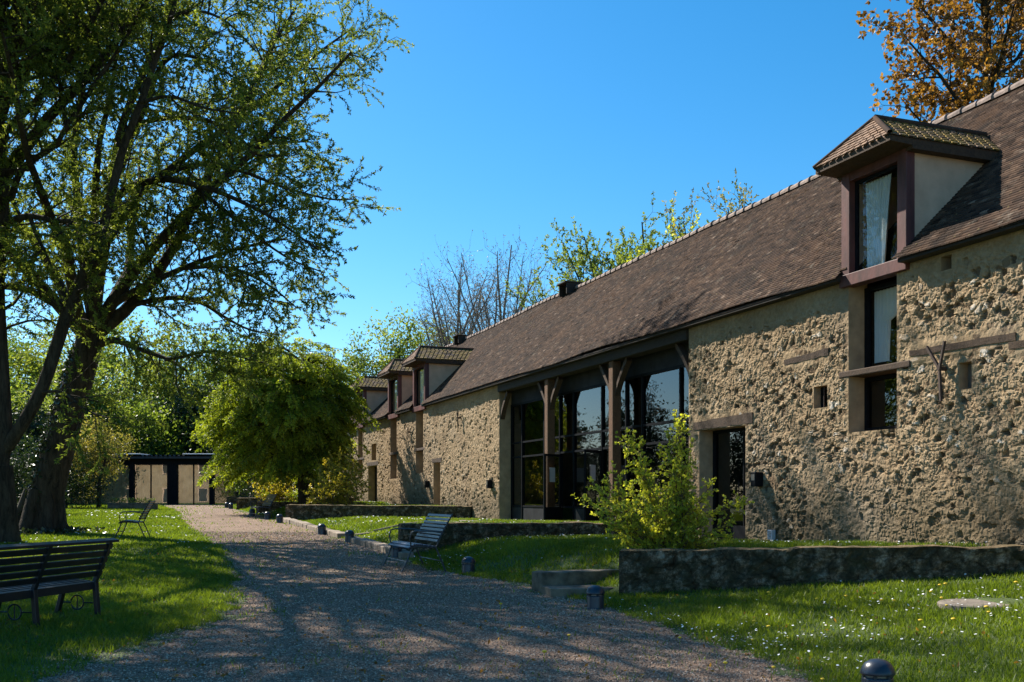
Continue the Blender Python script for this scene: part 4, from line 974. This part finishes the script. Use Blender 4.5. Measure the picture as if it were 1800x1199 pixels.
for k in range(3800):
    f = r.random() ** 1.3 * .85; p, t, _ = along(TR, f); an = r.normal(2.9, .75); rd_ = float(np.interp(f, [0, .15, 1], [.62, .48, .36])) * r.uniform(1.0, 1.12)
    C.append(p + np.array([math.cos(an) * rd_, math.sin(an) * rd_, 0]))
for k in range(1500):
    an = r.uniform(0, 6.28); d_ = .6 + abs(r.normal(0, .6)); C.append(base + np.array([math.cos(an) * d_, math.sin(an) * d_, .15 + .1 * r.random()]))
iv.leaves(np.array(C), .11, .09, r, .3).build('ivy', M['l_ivy'], tb)

# tree A at the left edge, forked trunk
ta = thing('leafy_tree', 'forked tree at the left edge with one slim stem leaning far to the right', 'tree', (-11.9, 24, gz(-11.9, 24)), 'two big trees on the left lawn')
g = Grower(33); D = 24
base = px(0, 960, D); base[2] = gz(base[0], base[1]) - .15
TR = smoothline([base, px(0, 900, D), px(-4, 820, D), px(4, 765, D), px(0, 650, D), px(-6, 500, D), px(4, 380, D), px(0, 230, D), px(-10, 60, D), px(0, -120, D)], 4)
g.limb(TR, .34, .09, start=.35, step=.25, blen=(1.2, 2.8), tstep=.13, lstep=.015)
g.w.tube(TR[:9], np.interp(np.linspace(0, 1, 9), [0, .3, 1], [.52, .40, .34]), 14)
LA = [
 ([(2,800),(30,760),(75,680),(120,545),(150,480),(175,430)], 24, 23.5, .26, .2),
 ([(175,430),(205,304),(220,250),(248,180),(275,100),(300,32),(320,-60),(330,-150)], 23.5, 22, .2, .06),
 ([(120,545),(96,536),(60,515),(44,508),(8,504)], 23.7, 24, .12, .1),
 ([(4,392),(20,388),(52,380),(96,388),(150,390),(210,410)], 24, 23, .2, .04),
 ([(52,380),(65,415),(80,444),(95,480)], 23.6, 23, .1, .03),
 ([(2,350),(20,344),(40,296),(96,256),(116,224),(172,140),(220,70),(260,-10)], 24, 22, .17, .04),
 ([(4,240),(16,224),(80,160),(130,90),(180,0),(200,-90)], 24, 21.5, .18, .05),
 ([(116,224),(105,150),(95,60),(100,-40)], 23, 24, .1, .03),
 ([(70,690),(110,690),(150,720),(190,735)], 23.8, 22.5, .07, .02),
 ([(248,180),(300,170),(360,190),(420,200)], 22.6, 21, .09, .02),
 ([(300,32),(350,20),(400,40),(450,90)], 22.3, 21, .08, .02),
]
for pts, a, b, r0, r1 in LA: g.limb(pxl(pts, a, b), r0 * .58, r1 * .7, start=.3 if r1 < .15 else .6, step=.26, blen=(.9, 2.1), tstep=.13, lstep=.015)
r = g.r
for k in range(8):
    an = [-.3, -.9, -1.5, -2.2, 2.6, 0.2, 1.4, -1.2][k]; p = along(TR, [.6, .7, .8, .65, .7, .85, .75, .92][k])[0]
    P = sweep(r, p, (math.cos(an), math.sin(an), .8), r.uniform(6, 9), 8, .1, .02); g.limb(P, .16, .03, start=.25, step=.28, tstep=.14, lstep=.03)
for k in range(15):  # the high crown over the path, above the picture
    an = [-.9, -.2, .5, -1.5, -2.2, 1.2][k % 6] + r.uniform(-.25, .25); p = along(TR, r.uniform(.68, .95))[0]
    g.limb(sweep(r, p, (math.cos(an), math.sin(an), .75), r.uniform(5.5, 7.5) * (.5 if -.6 < an < .9 else 1), 8, .1, .0), .14, .02, start=.25, step=.25, tstep=.14, lstep=.03)
g.finish(ta, 'bark', 'l_willow', .09, .034)

# third big tree, standing just outside the left edge: its crown roofs the near lawn and path
tcx, tcy = -12.6, 16.2
tc = thing('leafy_tree', 'big tree just outside the left edge, only its hanging outer crown in view', 'tree', (tcx, tcy, gz(tcx, tcy)))
g = Grower(45); r = g.r; b0 = np.array([tcx, tcy, gz(tcx, tcy)])
TR = smoothline([b0 - [0, 0, .2], b0 + [.2, 0, 3], b0 + [.5, .2, 6.5], b0 + [.4, .4, 10], b0 + [.8, .3, 15]], 4)
g.limb(TR, .48, .08, start=.45, step=.4, blen=(1.2, 2.6), tstep=.15, lstep=.032)
for k in range(28):
    f = .36 + .58 * k / 28; p = along(TR, f)[0]; an = k * 2.399 + .3; L_ = r.uniform(4.6, 6.2) * (1.15 - .5 * f)
    if math.cos(an) > .3 and math.sin(an) > .2 and f < .6: continue
    g.limb(sweep(r, p, (math.cos(an), math.sin(an), .45 + .4 * f), L_, 8, .09, .01), .17, .025, start=.2, step=.3, tstep=.15, lstep=.032)
g.finish(tc, 'bark', 'l_willow', .125, .048)

tcx, tcy = -17.5, 21.0
td = thing('leafy_tree', 'big tree well outside the left edge, shading the near lawn', 'tree', (tcx, tcy, gz(tcx, tcy)))
g = Grower(46); r = g.r; b0 = np.array([tcx, tcy, gz(tcx, tcy)])
TR = smoothline([b0 - [0, 0, .2], b0 + [.2, 0, 3], b0 + [.5, .2, 6.5], b0 + [.4, .4, 10], b0 + [.8, .3, 14]], 4)
g.limb(TR, .45, .08, start=.4, step=.5, blen=(1.2, 2.6), tstep=.2, lstep=.05)
for k in range(18):
    f = .34 + .6 * k / 18; p = along(TR, f)[0]; an = k * 2.399 + .3
    g.limb(sweep(r, p, (math.cos(an), math.sin(an), .45 + .4 * f), r.uniform(4.6, 6.2) * (1.15 - .5 * f), 8, .09, .01), .15, .025, start=.2, step=.25, tstep=.15, lstep=.03)
g.finish(td, 'bark', 'l_willow', .15, .06)

# generic crown tree: trunk, limbs to leaf clumps spread through a lumpy volume
def crown_tree(name, label, loc, H, ells, n_cl, per, cr, ll, lw, leaf, bark='barkd', r0=.25, seed=0, group=None, down=.2, th=.35, flat=.75):
    r = np.random.default_rng(seed); z = gz(*loc); b0 = np.array([loc[0], loc[1], z]); o = thing(name, label, 'tree', b0, group)
    w = MB(); top = b0 + np.array([r.normal(0, .3), r.normal(0, .3), H * .8])
    TR = smoothline([b0 - [0, 0, .2], b0 + (top - b0) * .35 + [r.normal(0, .15), r.normal(0, .15), 0], b0 + (top - b0) * .7 + [r.normal(0, .2), r.normal(0, .2), 0], top], 4)
    w.tube(TR, np.interp(np.linspace(0, 1, len(TR)), [0, .08, 1], [r0 * 1.35, r0, r0 * .2]), 9)
    C = []; tn = []; vol = np.array([e[3] * e[4] * e[5] for e in ells]); vol = vol / vol.sum()
    for k in range(n_cl):
        e = ells[r.choice(len(ells), p=vol)]; d = unit(r.normal(size=3)); rr = r.random() ** .45
        c = b0 + np.array(e[:3]) + d * rr * np.array(e[3:]); C.append(c); tn.append(r.random())
    C = np.array(C)
    L, T = [], []
    for k, c in enumerate(C):
        m_ = int(per * r.uniform(.5, 1.4)); s = cr * r.uniform(.6, 1.3)
        L.append(c + r.normal(size=(m_, 3)) * np.array([s, s, s * flat]) * .6); T.append(np.full(m_, tn[k]))
        if k % 3 == 0:
            f = np.clip((c[2] - b0[2]) / H * .75 + r.uniform(-.15, .05), th * .6, .97); p, t, _ = along(TR, f)
            md = (p + c) / 2 + r.normal(0, .12 * np.linalg.norm(c - p), 3) + [0, 0, -.06 * np.linalg.norm(c - p)]
            w.tube(smoothline([p, md, c], 3), np.linspace(r0 * .28 * (1 - f * .6), .012, 7), 4)
    w.build('trunk', M[bark], o, smooth_=True)
    MB().leaves(np.concatenate(L), ll, lw, r, down, None, np.concatenate(T)).build('crown', M[leaf], o); return o

# weeping hornbeam-like tree in the middle
wt = thing('weeping_tree', 'dense yellow green weeping tree with drooping branches before the barn end', 'tree', (-8.5, 42.8, gz(-8.5, 42.8)))
r = np.random.default_rng(5); w = MB(); b0 = np.array([-8.5, 42.8, gz(-8.5, 42.8)]); lc, la, lt = [], [], []
TRw = smoothline([b0 - [0, 0, .2], b0 + [-.12, 0, 1.2], b0 + [.1, .1, 2.6], b0 + [0, 0, 4.6], b0 + [-.2, 0, 6.0]], 4); w.tube(TRw, np.interp(np.linspace(0, 1, len(TRw)), [0, .1, .5, 1], [.5, .36, .28, .08]), 10)
for k in range(1400):
    el = math.asin(r.uniform(-.66, .98)); az = r.uniform(0, 6.283); sc_ = r.uniform(.18, 1.0) ** .5 * (1 + .3 * (fbm(np.array([az * 2.2]), np.array([el * 4]), 1., 1)[0] - .5) * 2)
    rx = 2.3 + (.75 if math.cos(az) < -.2 and el < .35 else 0); d0 = np.array([math.cos(az) * math.cos(el) * rx, math.sin(az) * math.cos(el) * 2.25, math.sin(el) * 3.1 if el > 0 else math.sin(el) * 4.2])
    c = b0 + [-.85, 0, 3.75] + d0 * sc_
    out = unit(np.array([math.cos(az), math.sin(az), .35 if el > .5 else -.1])); L_ = r.uniform(.7, 1.5)
    P = [c]; d = out
    for j in range(5): d = unit(d + np.array([0, 0, -.22]) + r.normal(0, .08, 3)); P.append(P[-1] + d * L_ / 5)
    P = np.array(P); w.tube(P, np.linspace(.016, .004, 6), 3); tone = r.random()
    if k % 5 == 0:
        p, t, _ = along(TRw, np.clip(.45 + .5 * (c[2] - b0[2] - 2) / 4, .35, .95)); w.tube(smoothline([p, (p + c) / 2 + [0, 0, .3], c], 3), np.linspace(.07, .016, 7), 4)
    for j in range(30):
        f = r.random() * 5; i = min(4, int(f)); q = P[i] + (P[i + 1] - P[i]) * (f - i); sd = unit(np.cross(d, [0, 0, 1])) * r.choice([-1, 1])
        sp = r.random(5) * .38 * (1 - .5 * f / 5); tv = unit(sd + d * .8 + r.normal(0, .25, 3) + [0, 0, -.25])
        lc.append(q + tv * sp[:, None]); la.append(np.repeat(tv[None], 5, 0)); lt.append(np.full(5, tone))
w.build('trunk', M['barkd'], wt, smooth_=True)
MB().leaves(np.concatenate(lc), .10, .052, r, .3, np.concatenate(la) * .8, np.concatenate(lt)).build('crown', M['l_horn'], wt)

# shrubs
def shrub(name, label, base, tips, leaf, ll, lw, seed, tw=(.12, .3), step=.07, lstep=.022, r0=.012, blen=(.15, .45), cat='shrub', group=None, spread=.12, tstep=.06, rosette=3):
    b = np.array(base, float); o = thing(name, label, cat, b, group); g = Grower(seed)
    for tip in tips:
        tip = np.array(tip, float); s = b + np.array([g.r.normal(0, spread), g.r.normal(0, spread), -.03]); md = s * .55 + tip * .45 + g.r.normal(0, .06, 3) + [0, 0, .08 * np.linalg.norm(tip - s)]
        g.limb(smoothline([s, md, tip], 4), r0, .003, start=.12, step=step, blen=blen, tlen=tw, tstep=tstep, lstep=lstep, rosette=rosette, n=5, up=.05, taper=.75)
    g.finish(o, 'stem', leaf, ll, lw, .0, .7, 'stems', 'foliage'); return o
D = 15.0; r = np.random.default_rng(14)
bb = px(1165, 962, D); bb[2] = gz(bb[0], bb[1])
tp = [px(x, y, D + dy) for x, y, dy in ((1188,728,.1),(1195,745,-.1),(1178,770,.2),(1212,790,0),(1165,800,.3),(1205,830,.2),(1110,768,.2),(1098,775,0),(1122,790,.3),(1085,830,-.1),(1070,845,.1),(1040,850,0),(1025,880,.2),(1055,880,-.3),(1060,910,-.3),(1130,830,0),(1150,840,.5),(1235,880,.1),(1260,900,.3),(1280,920,-.1),(1275,945,.2),(1240,920,-.3),(1215,890,-.4),(1175,870,-.5),(1120,880,-.5),(1090,900,-.6),(1150,905,-.6),(1080,930,-.3),(1200,930,-.5),(1250,945,-.3),(1140,860,.6),(1190,850,.7),(1100,860,.6),(1310,880,.3),(1255,850,.2))]
shrub('flowering_bush', 'bright green bush with tall upright shoots in front of the glazed bay', bb, tp, 'l_lime', .05, .034, 3, tw=(.06, .17), step=.06, blen=(.07, .3), lstep=.014, tstep=.045, r0=.010)
sb = np.array([*px(590, 885, 37.6)[:2], 1.15])
tp = [px(x, y, 37.6 + dy) for x, y, dy in ((570,812,0),(560,825,.5),(582,805,.4),(598,800,0),(612,795,.6),(625,815,0),(640,830,.4),(545,845,0),(552,860,-.5),(575,840,-.6),(600,840,-.6),(620,850,-.5),(640,860,0),(585,860,-.8),(610,870,-.8),(560,878,-.6),(630,875,-.6),(645,850,.8),(590,825,.8),(575,880,-.7),(605,815,.9),(540,870,.2))]
shrub('forsythia_bush', 'yellow leaved bush behind a low wall between weeping tree and barn', sb, tp, 'l_yel', .085, .055, 4, tw=(.15, .35), step=.12, lstep=.03, blen=(.2, .5), tstep=.1, spread=.5)
sb = np.array([*px(485, 882, 46)[:2], 1.25])
tp = [px(x, y, 46 + dy) for x, y, dy in ((448,855,0),(460,845,.4),(475,838,0),(490,835,.5),(505,840,0),(515,850,.3),(455,866,-.4),(470,860,-.6),(490,855,-.6),(508,865,-.5),(440,850,.3),(480,848,.8),(500,835,.8),(512,872,-.4),(452,874,0))]
shrub('forsythia_bush', 'smaller yellow bush left of the weeping tree trunk, above the farthest low walls', sb, tp, 'l_yel', .09, .06, 5, tw=(.15, .35), step=.13, lstep=.035, blen=(.2, .5), tstep=.12, spread=.4)
crown_tree('ornamental_shrub', 'tall shrub with cream yellow leaf tips in front of the pavilion', (-20.4, 50.5), 4.6, [(0, 0, 2.9, 1.5, 1.4, 1.9), (-.6, .2, 2.0, 1.5, 1.4, 1.5), (.5, -.3, 3.6, .9, .9, 1.1)], 120, 70, .42, .12, .07, 'l_ochre', seed=50, r0=.1)
crown_tree('dark_shrub', 'dark evergreen shrub to the right of the ivy trunk, below the cream shrub', (-21.6, 49.5), 3.4, [(0, 0, 1.5, 1.5, 1.3, 1.5), (1.0, -.4, 1.0, 1.0, 1.0, 1.1)], 90, 70, .4, .11, .06, 'l_dark', seed=51, r0=.1)
crown_tree('dark_shrub', 'dark evergreen shrub in the gap between the two left trunks', (-19.5, 40.0), 3.6, [(0, 0, 1.6, 2.0, 1.5, 1.7)], 120, 70, .45, .11, .06, 'l_dark', seed=52, r0=.1)

crown_tree('dark_shrub', 'dark shrub filling the gap left of the weeping tree trunk, beside the weathered boards', (-13.4, 57), 4.2, [(0, 0, 1.6, 2.2, 1.2, 1.8), (1.8, .3, 1.3, 1.6, 1.2, 1.5)], 150, 70, .5, .14, .08, 'l_dark', seed=53, r0=.1)

# wood behind the pavilion
far = [  # px x, px y top, depth, half width px, leaf, label
 (470, 590, 80, 75, 'l_willow', 'green tree showing just above the weeping tree at the right end of the wood'),
 (400, 575, 86, 75, 'l_mid', 'dark green tree of the wood, standing behind the pavilion roof'),
 (310, 560, 80, 85, 'l_pale', 'pale green tree with lighter leaves, straight behind the glass pavilion'),
 (215, 530, 92, 90, 'l_mid', 'tall green tree right of the ivy trunk, behind the cream shrub'),
 (120, 550, 84, 90, 'l_willow', 'yellow green tree glimpsed between the two big left trunks'),
 (30, 560, 88, 85, 'l_mid', 'green tree of the wood at the left picture edge'),
 (430, 700, 72, 60, 'l_dark', 'low dark tree at the right end of the pavilion, behind the weeping tree'),
 (260, 700, 74, 90, 'l_mid', 'low bushy green tree touching the pavilion roof from behind'),
 (150, 640, 70, 60, 'l_green', 'light leaved small tree right of the leaning slim stem'),
 (60, 680, 62, 70, 'l_green', 'light green low tree between the forked tree and the ivy trunk'),
 (360, 680, 76, 50, 'l_dark', 'dark tree in the gap between pale tree and weeping tree'),
 (-60, 520, 80, 110, 'l_mid', 'green tree beyond the left picture edge'),
 (560, 700, 66, 55, 'l_dark', 'dark tree directly behind the weeping tree trunk'),
 (640, 690, 70, 60, 'l_mid', 'green tree hidden behind the far end of the barn'),
]
for k, (x, yt, Yd, hw, leaf, lb) in enumerate(far):
    X = (x - 900) / 1800 * Yd; Htop = 1.5 + (875 - yt) / 1800 * Yd; g_ = gz(X, Yd); H = Htop - g_; rx = hw / 1800 * Yd
    crown_tree('woodland_tree', lb, (X, Yd), H, [(0, 0, H * .56, rx, rx * .9, H * .42), (rx * .4, -.5, H * .35, rx * .8, rx * .8, H * .3), (-rx * .4, .3, H * .68, rx * .7, rx * .7, H * .3), (0, 0, H * .25, rx * .9, rx * .8, H * .22)], 250, 62, 1.0, .30, .17, leaf, seed=100 + k, r0=.3, group='wood behind the pavilion')
# trees mirrored in the glass and shading the left lawn, out of the picture
hid = [(-33.5, 46, 8), (-30, 54, 7.5), (-36, 52, 8), (-33, 62, 8.5), (-40, 60, 9.5), (-23, 34, 6.5), (-28, 59.5, 7), (-36, 66, 9.5), (-31.5, 49, 6.5), (-39, 47, 9)]
for k, (X, Yd, H) in enumerate(hid):
    crown_tree('conifer', 'dark conifer left of the picture, mirrored in the glazed bay', (X, Yd), H, [(0, 0, H * .3, 2.3, 2.3, H * .28), (0, 0, H * .55, 1.7, 1.7, H * .26), (0, 0, H * .8, .9, .9, H * .2)], 150, 55, .7, .26, .1, 'needle', seed=140 + k, r0=.22, group='conifers left of the picture', flat=.5)

crown_tree('broad_tree', 'tall tree left of the picture, mirrored in the window under the big dormer', (-39, 41), 14, [(0, 0, 8, 3.4, 3.4, 5)], 170, 60, .9, .26, .14, 'l_mid', seed=160, r0=.3)
# trees behind the barn
def above(x, y, Yd): return px(x, y, Yd)
def bare_tree(label, x, ytop, Yd, seed, n=9, fan=.32, H=None, leaf='l_bud', ll=.12, lw=.05, lstep=.2, r0=.28, bark='barkg', grp=None, name='bare_tree'):
    X = (x - 900) / 1800 * Yd; g_ = gz(X, Yd); Ht = 1.5 + (875 - ytop) / 1800 * Yd - g_
    o = thing(name, label, 'tree', (X, Yd, g_), grp); g = Grower(seed); r = g.r; b = np.array([X, Yd, g_])
    T = smoothline([b - [0, 0, .2], b + [r.normal(0, .2), 0, Ht * .3], b + [r.normal(0, .3), 0, Ht * .55], b + [r.normal(0, .3), 0, Ht * .95]], 4)
    g.limb(T, r0, .03, start=.5, step=.5, blen=(1.2, 2.4), tlen=(.5, 1.1), tstep=.28, lstep=lstep, up=.12, tup=.1, lead=.2, rosette=2, taper=.5)
    for k in range(n):
        f = r.uniform(.22, .62); p = along(T, f)[0]; an = k * 2.4 + r.uniform(-.4, .4)
        L_ = (Ht - (p[2] - g_)) * r.uniform(.62, .95); d = np.array([math.cos(an) * fan * 2.0, math.sin(an) * fan * 2.0, 1.0])
        g.limb(sweep(r, p, d, L_, 8, .06, .06), r0 * .42, .02, start=.2, step=.42, blen=(1.0, 2.4), tlen=(.5, 1.2), tstep=.26, lstep=lstep, up=.12, tup=.1, lead=.2, rosette=2, taper=.5, n=6)
    g.finish(o, bark, leaf, ll, lw, .0, .6); return o
bare_tree('tall bare grey tree behind the barn roof, left of the ridge vent', 890, 408, 62, 61, 16, .30)
bare_tree('bare grey tree behind the barn roof, the left and lower of two', 815, 440, 64, 62, 15, .34)
crown_tree('background_tree', 'spring green tree rising behind the far dormers', (-8.6, 78), 14, [(0, 0, 11.0, 3.2, 2.5, 2.6), (2.5, 0, 11.4, 2.6, 2.2, 2.0), (-2.6, 0, 9.0, 2.4, 2.2, 2.4)], 130, 60, .9, .27, .14, 'l_green', seed=70, r0=.25)
bare_tree('light green tree behind the ridge, round crown right of the bare trees', 1045, 393, 50, 63, 12, .26, leaf='l_green', ll=.16, lw=.08, lstep=.03, r0=.2, bark='barkd', name='background_tree', grp='green trees behind the barn ridge')
bare_tree('light green tree behind the ridge with the tallest slim stems', 1145, 365, 47, 64, 11, .2, leaf='l_green', ll=.15, lw=.08, lstep=.03, r0=.18, bark='barkd', name='background_tree', grp='green trees behind the barn ridge')
bare_tree('thin yellowish tree behind the ridge, nearest the red dormer', 1290, 322, 42, 65, 9, .3, leaf='l_ochre', ll=.13, lw=.07, lstep=.045, r0=.16, bark='barkd', name='background_tree', grp='green trees behind the barn ridge')
bare_tree('small yellow green tree low behind the ridge', 1210, 385, 44, 66, 8, .3, leaf='l_lime', ll=.14, lw=.08, lstep=.035, r0=.14, bark='barkd', name='background_tree', grp='green trees behind the barn ridge')
# copper tree at the top right
Yd = 31.0; X = (1735 - 900) / 1800 * Yd; g_ = gz(X, Yd)
ct = thing('copper_tree', 'rust orange leaved tree behind the barn at the top right', 'tree', (X, Yd, g_)); g = Grower(71); r = g.r; b = np.array([X, Yd, g_])
T = smoothline([b - [0, 0, .2], b + [.1, 0, 5], b + [.2, .2, 10], b + [0, 0, 15], b + [.3, 0, 21]], 4)
g.limb(T, .38, .05, start=.45, step=.5, blen=(1.2, 2.4), lstep=.11, rosette=2)
for k in range(34):
    f = .3 + .66 * k / 34; p = along(T, f)[0]; an = k * 2.399; L_ = 5.0 * (1.15 - f * .62) * r.uniform(.85, 1.15)
    g.limb(sweep(r, p, (math.cos(an), math.sin(an), .75), L_, 7, .08, .03), .1, .015, start=.15, step=.24, blen=(.8, 1.8), tlen=(.3, .7), tstep=.17, lstep=.06, rosette=4, n=6)
g.finish(ct, 'barkd', 'l_rust', .15, .12, .2, .4)

# ------------------------------------------------------------------ grass, daisies, dandelions
r = np.random.default_rng(77)
def inside_wall(X, Y):
    u, q = uq(X, Y); k = (q > QF - .08)
    for ln, qa, th in ((w1, 6.3, .42), (w2, 5.5, .4), (w3, 5.4, .4)): k |= (np.abs(u - ln(q) - .2) < .22) & (q > qa)
    return k
def scatter(n, ymin, ymax, pw):
    Y = ymin + (ymax - ymin) * r.random(n) ** pw; X = Y * r.uniform(-.55, .55, n); return X, Y
X, Y = scatter(1500000, 6.2, 60, 1.25)
edge = (fbm(X, Y, .5, 1) - .5) * .8 + (fbm(X, Y, .15, 2) - .5) * .5
on_path = path_mask(X, Y, edge * .7); thin = fbm(X, Y, .8, 3)
k = (~on_path | (r.random(len(X)) < .010 + .05 * np.clip((thin - .55) * 5, 0, 1))) & ~inside_wall(X, Y) & ((X < left_edge(Y) + 1) | (X > right_edge(Y) - 1)| (r.random(len(X)) < .3))
k &= r.random(len(X)) < np.clip(.35 + (thin - .3) * 1.6, .25, 1)
k &= ~(np.hypot(X - cx_ if False else X - px(1722, 1055, 10.9)[0], Y - px(1722, 1055, 10.9)[1]) < .43)
X, Y = X[k], Y[k]; Z = G(X, Y); n = len(X); an = r.random(n) * 6.283
h = r.uniform(.025, .075, n) * (.7 + .8 * fbm(X, Y, .6, 2)); wd = .0055 * np.maximum(1, Y / 8); ln_ = r.normal(0, .5, (n, 2)) * h[:, None]
V = np.stack([np.stack([X - np.cos(an) * wd, Y - np.sin(an) * wd, Z - .005], -1), np.stack([X + np.cos(an) * wd, Y + np.sin(an) * wd, Z - .005], -1), np.stack([X + ln_[:, 0], Y + ln_[:, 1], Z + h], -1)], 1).reshape(-1, 3)
gt = np.clip(fbm(X, Y, 1.2, 0) * .9 + r.normal(0, .2, n), 0, 1)
tag(MB().add(V, np.arange(3 * n).reshape(-1, 3), np.repeat(gt, 3)).build('grass', M['grass'], None), 'short spring grass of the lawns', 'grass', kind='stuff')
X, Y = scatter(19000, 7, 45, 1.2); dn = fbm(X, Y, 1.6, 1)
k = ~path_mask(X, Y, 0) & ~inside_wall(X, Y) & (r.random(len(X)) < np.clip((dn - .5) * 7, .03, 1)) & ((X > right_edge(Y)) | (Y > 22)); X, Y = X[k], Y[k]; n = len(X); Z = G(X, Y) + r.uniform(.04, .075, n)
s = r.uniform(.009, .015, n) * np.maximum(1, Y / 16); tl = r.normal(0, .3, (n, 2)); V = []
for a in np.arange(6) * math.pi / 3: V.append(np.stack([X + np.cos(a) * s, Y + np.sin(a) * s, Z + (np.cos(a) * tl[:, 0] + np.sin(a) * tl[:, 1]) * s], -1))
V = np.stack(V, 1).reshape(-1, 3)
tag(MB().add(V, np.arange(6 * n).reshape(-1, 6)).build('daisies', M['petal'], None), 'countless white daisies in the lawns', 'flowers', kind='stuff')
X, Y = scatter(2600, 7, 34, 1.1); k = (X < 4.5) & ~inside_wall(X, Y); X, Y = X[k], Y[k]; Z = G(X, Y) + .022
tag(MB().leaves(np.stack([X, Y, Z], -1), .05, .03, r, .1).build('fallen_leaves', M['l_rust'], None), 'scattered brown fallen leaves on path and grass', 'leaves', kind='stuff')
dd = thing('dandelion', 'yellow dandelion in the grass', 'flower', (0, 0, 0), 'dandelions in the lawns')
MB().lathe([(0, .074), (.012, .076), (.021, .086), (.017, .093), (.008, .096), (0, .097)], n=12).build('flower_head', M['dandelion'], dd)
MB().tube([(0, 0, 0), (.004, 0, .04), (0, 0, .076)], .0025, 5).build('stem', M['l_lime'], dd)
first = True; r = np.random.default_rng(5)
for x, y in ((1652,1032),(1662,1031),(1636,1043),(1655,1055),(1664,1070),(1734,1080),(1738,1084),(1676,1097),(1550,1062),(1572,1061),(1487,1049),(1436,1055),(1446,1196),(1351,1046),(1290,1050),(1286,1048),(1353,1046),(1206,1053),(1323,1128),(1386,1125),(1351,1107),(1326,1098),(1195,1124),(1275,1170),(1360,1176),(1786,1030),(1618,1098),(880,1003),(957,985),(1000,975)):
    Yd = 12.0
    for _ in range(8): z_ = gz((x - 900) / 1800 * Yd, Yd) + .06; Yd = (1.5 - z_) * 1800 / (y - 875)
    X = (x - 900) / 1800 * Yd; s = r.uniform(.8, 1.15)
    if first: dd.location = (X, Yd, gz(X, Yd)); first = False
    else: dup(dd, (X, Yd, gz(X, Yd)), r.random() * 6, 'yellow dandelion in the grass', 'dandelions in the lawns', s)
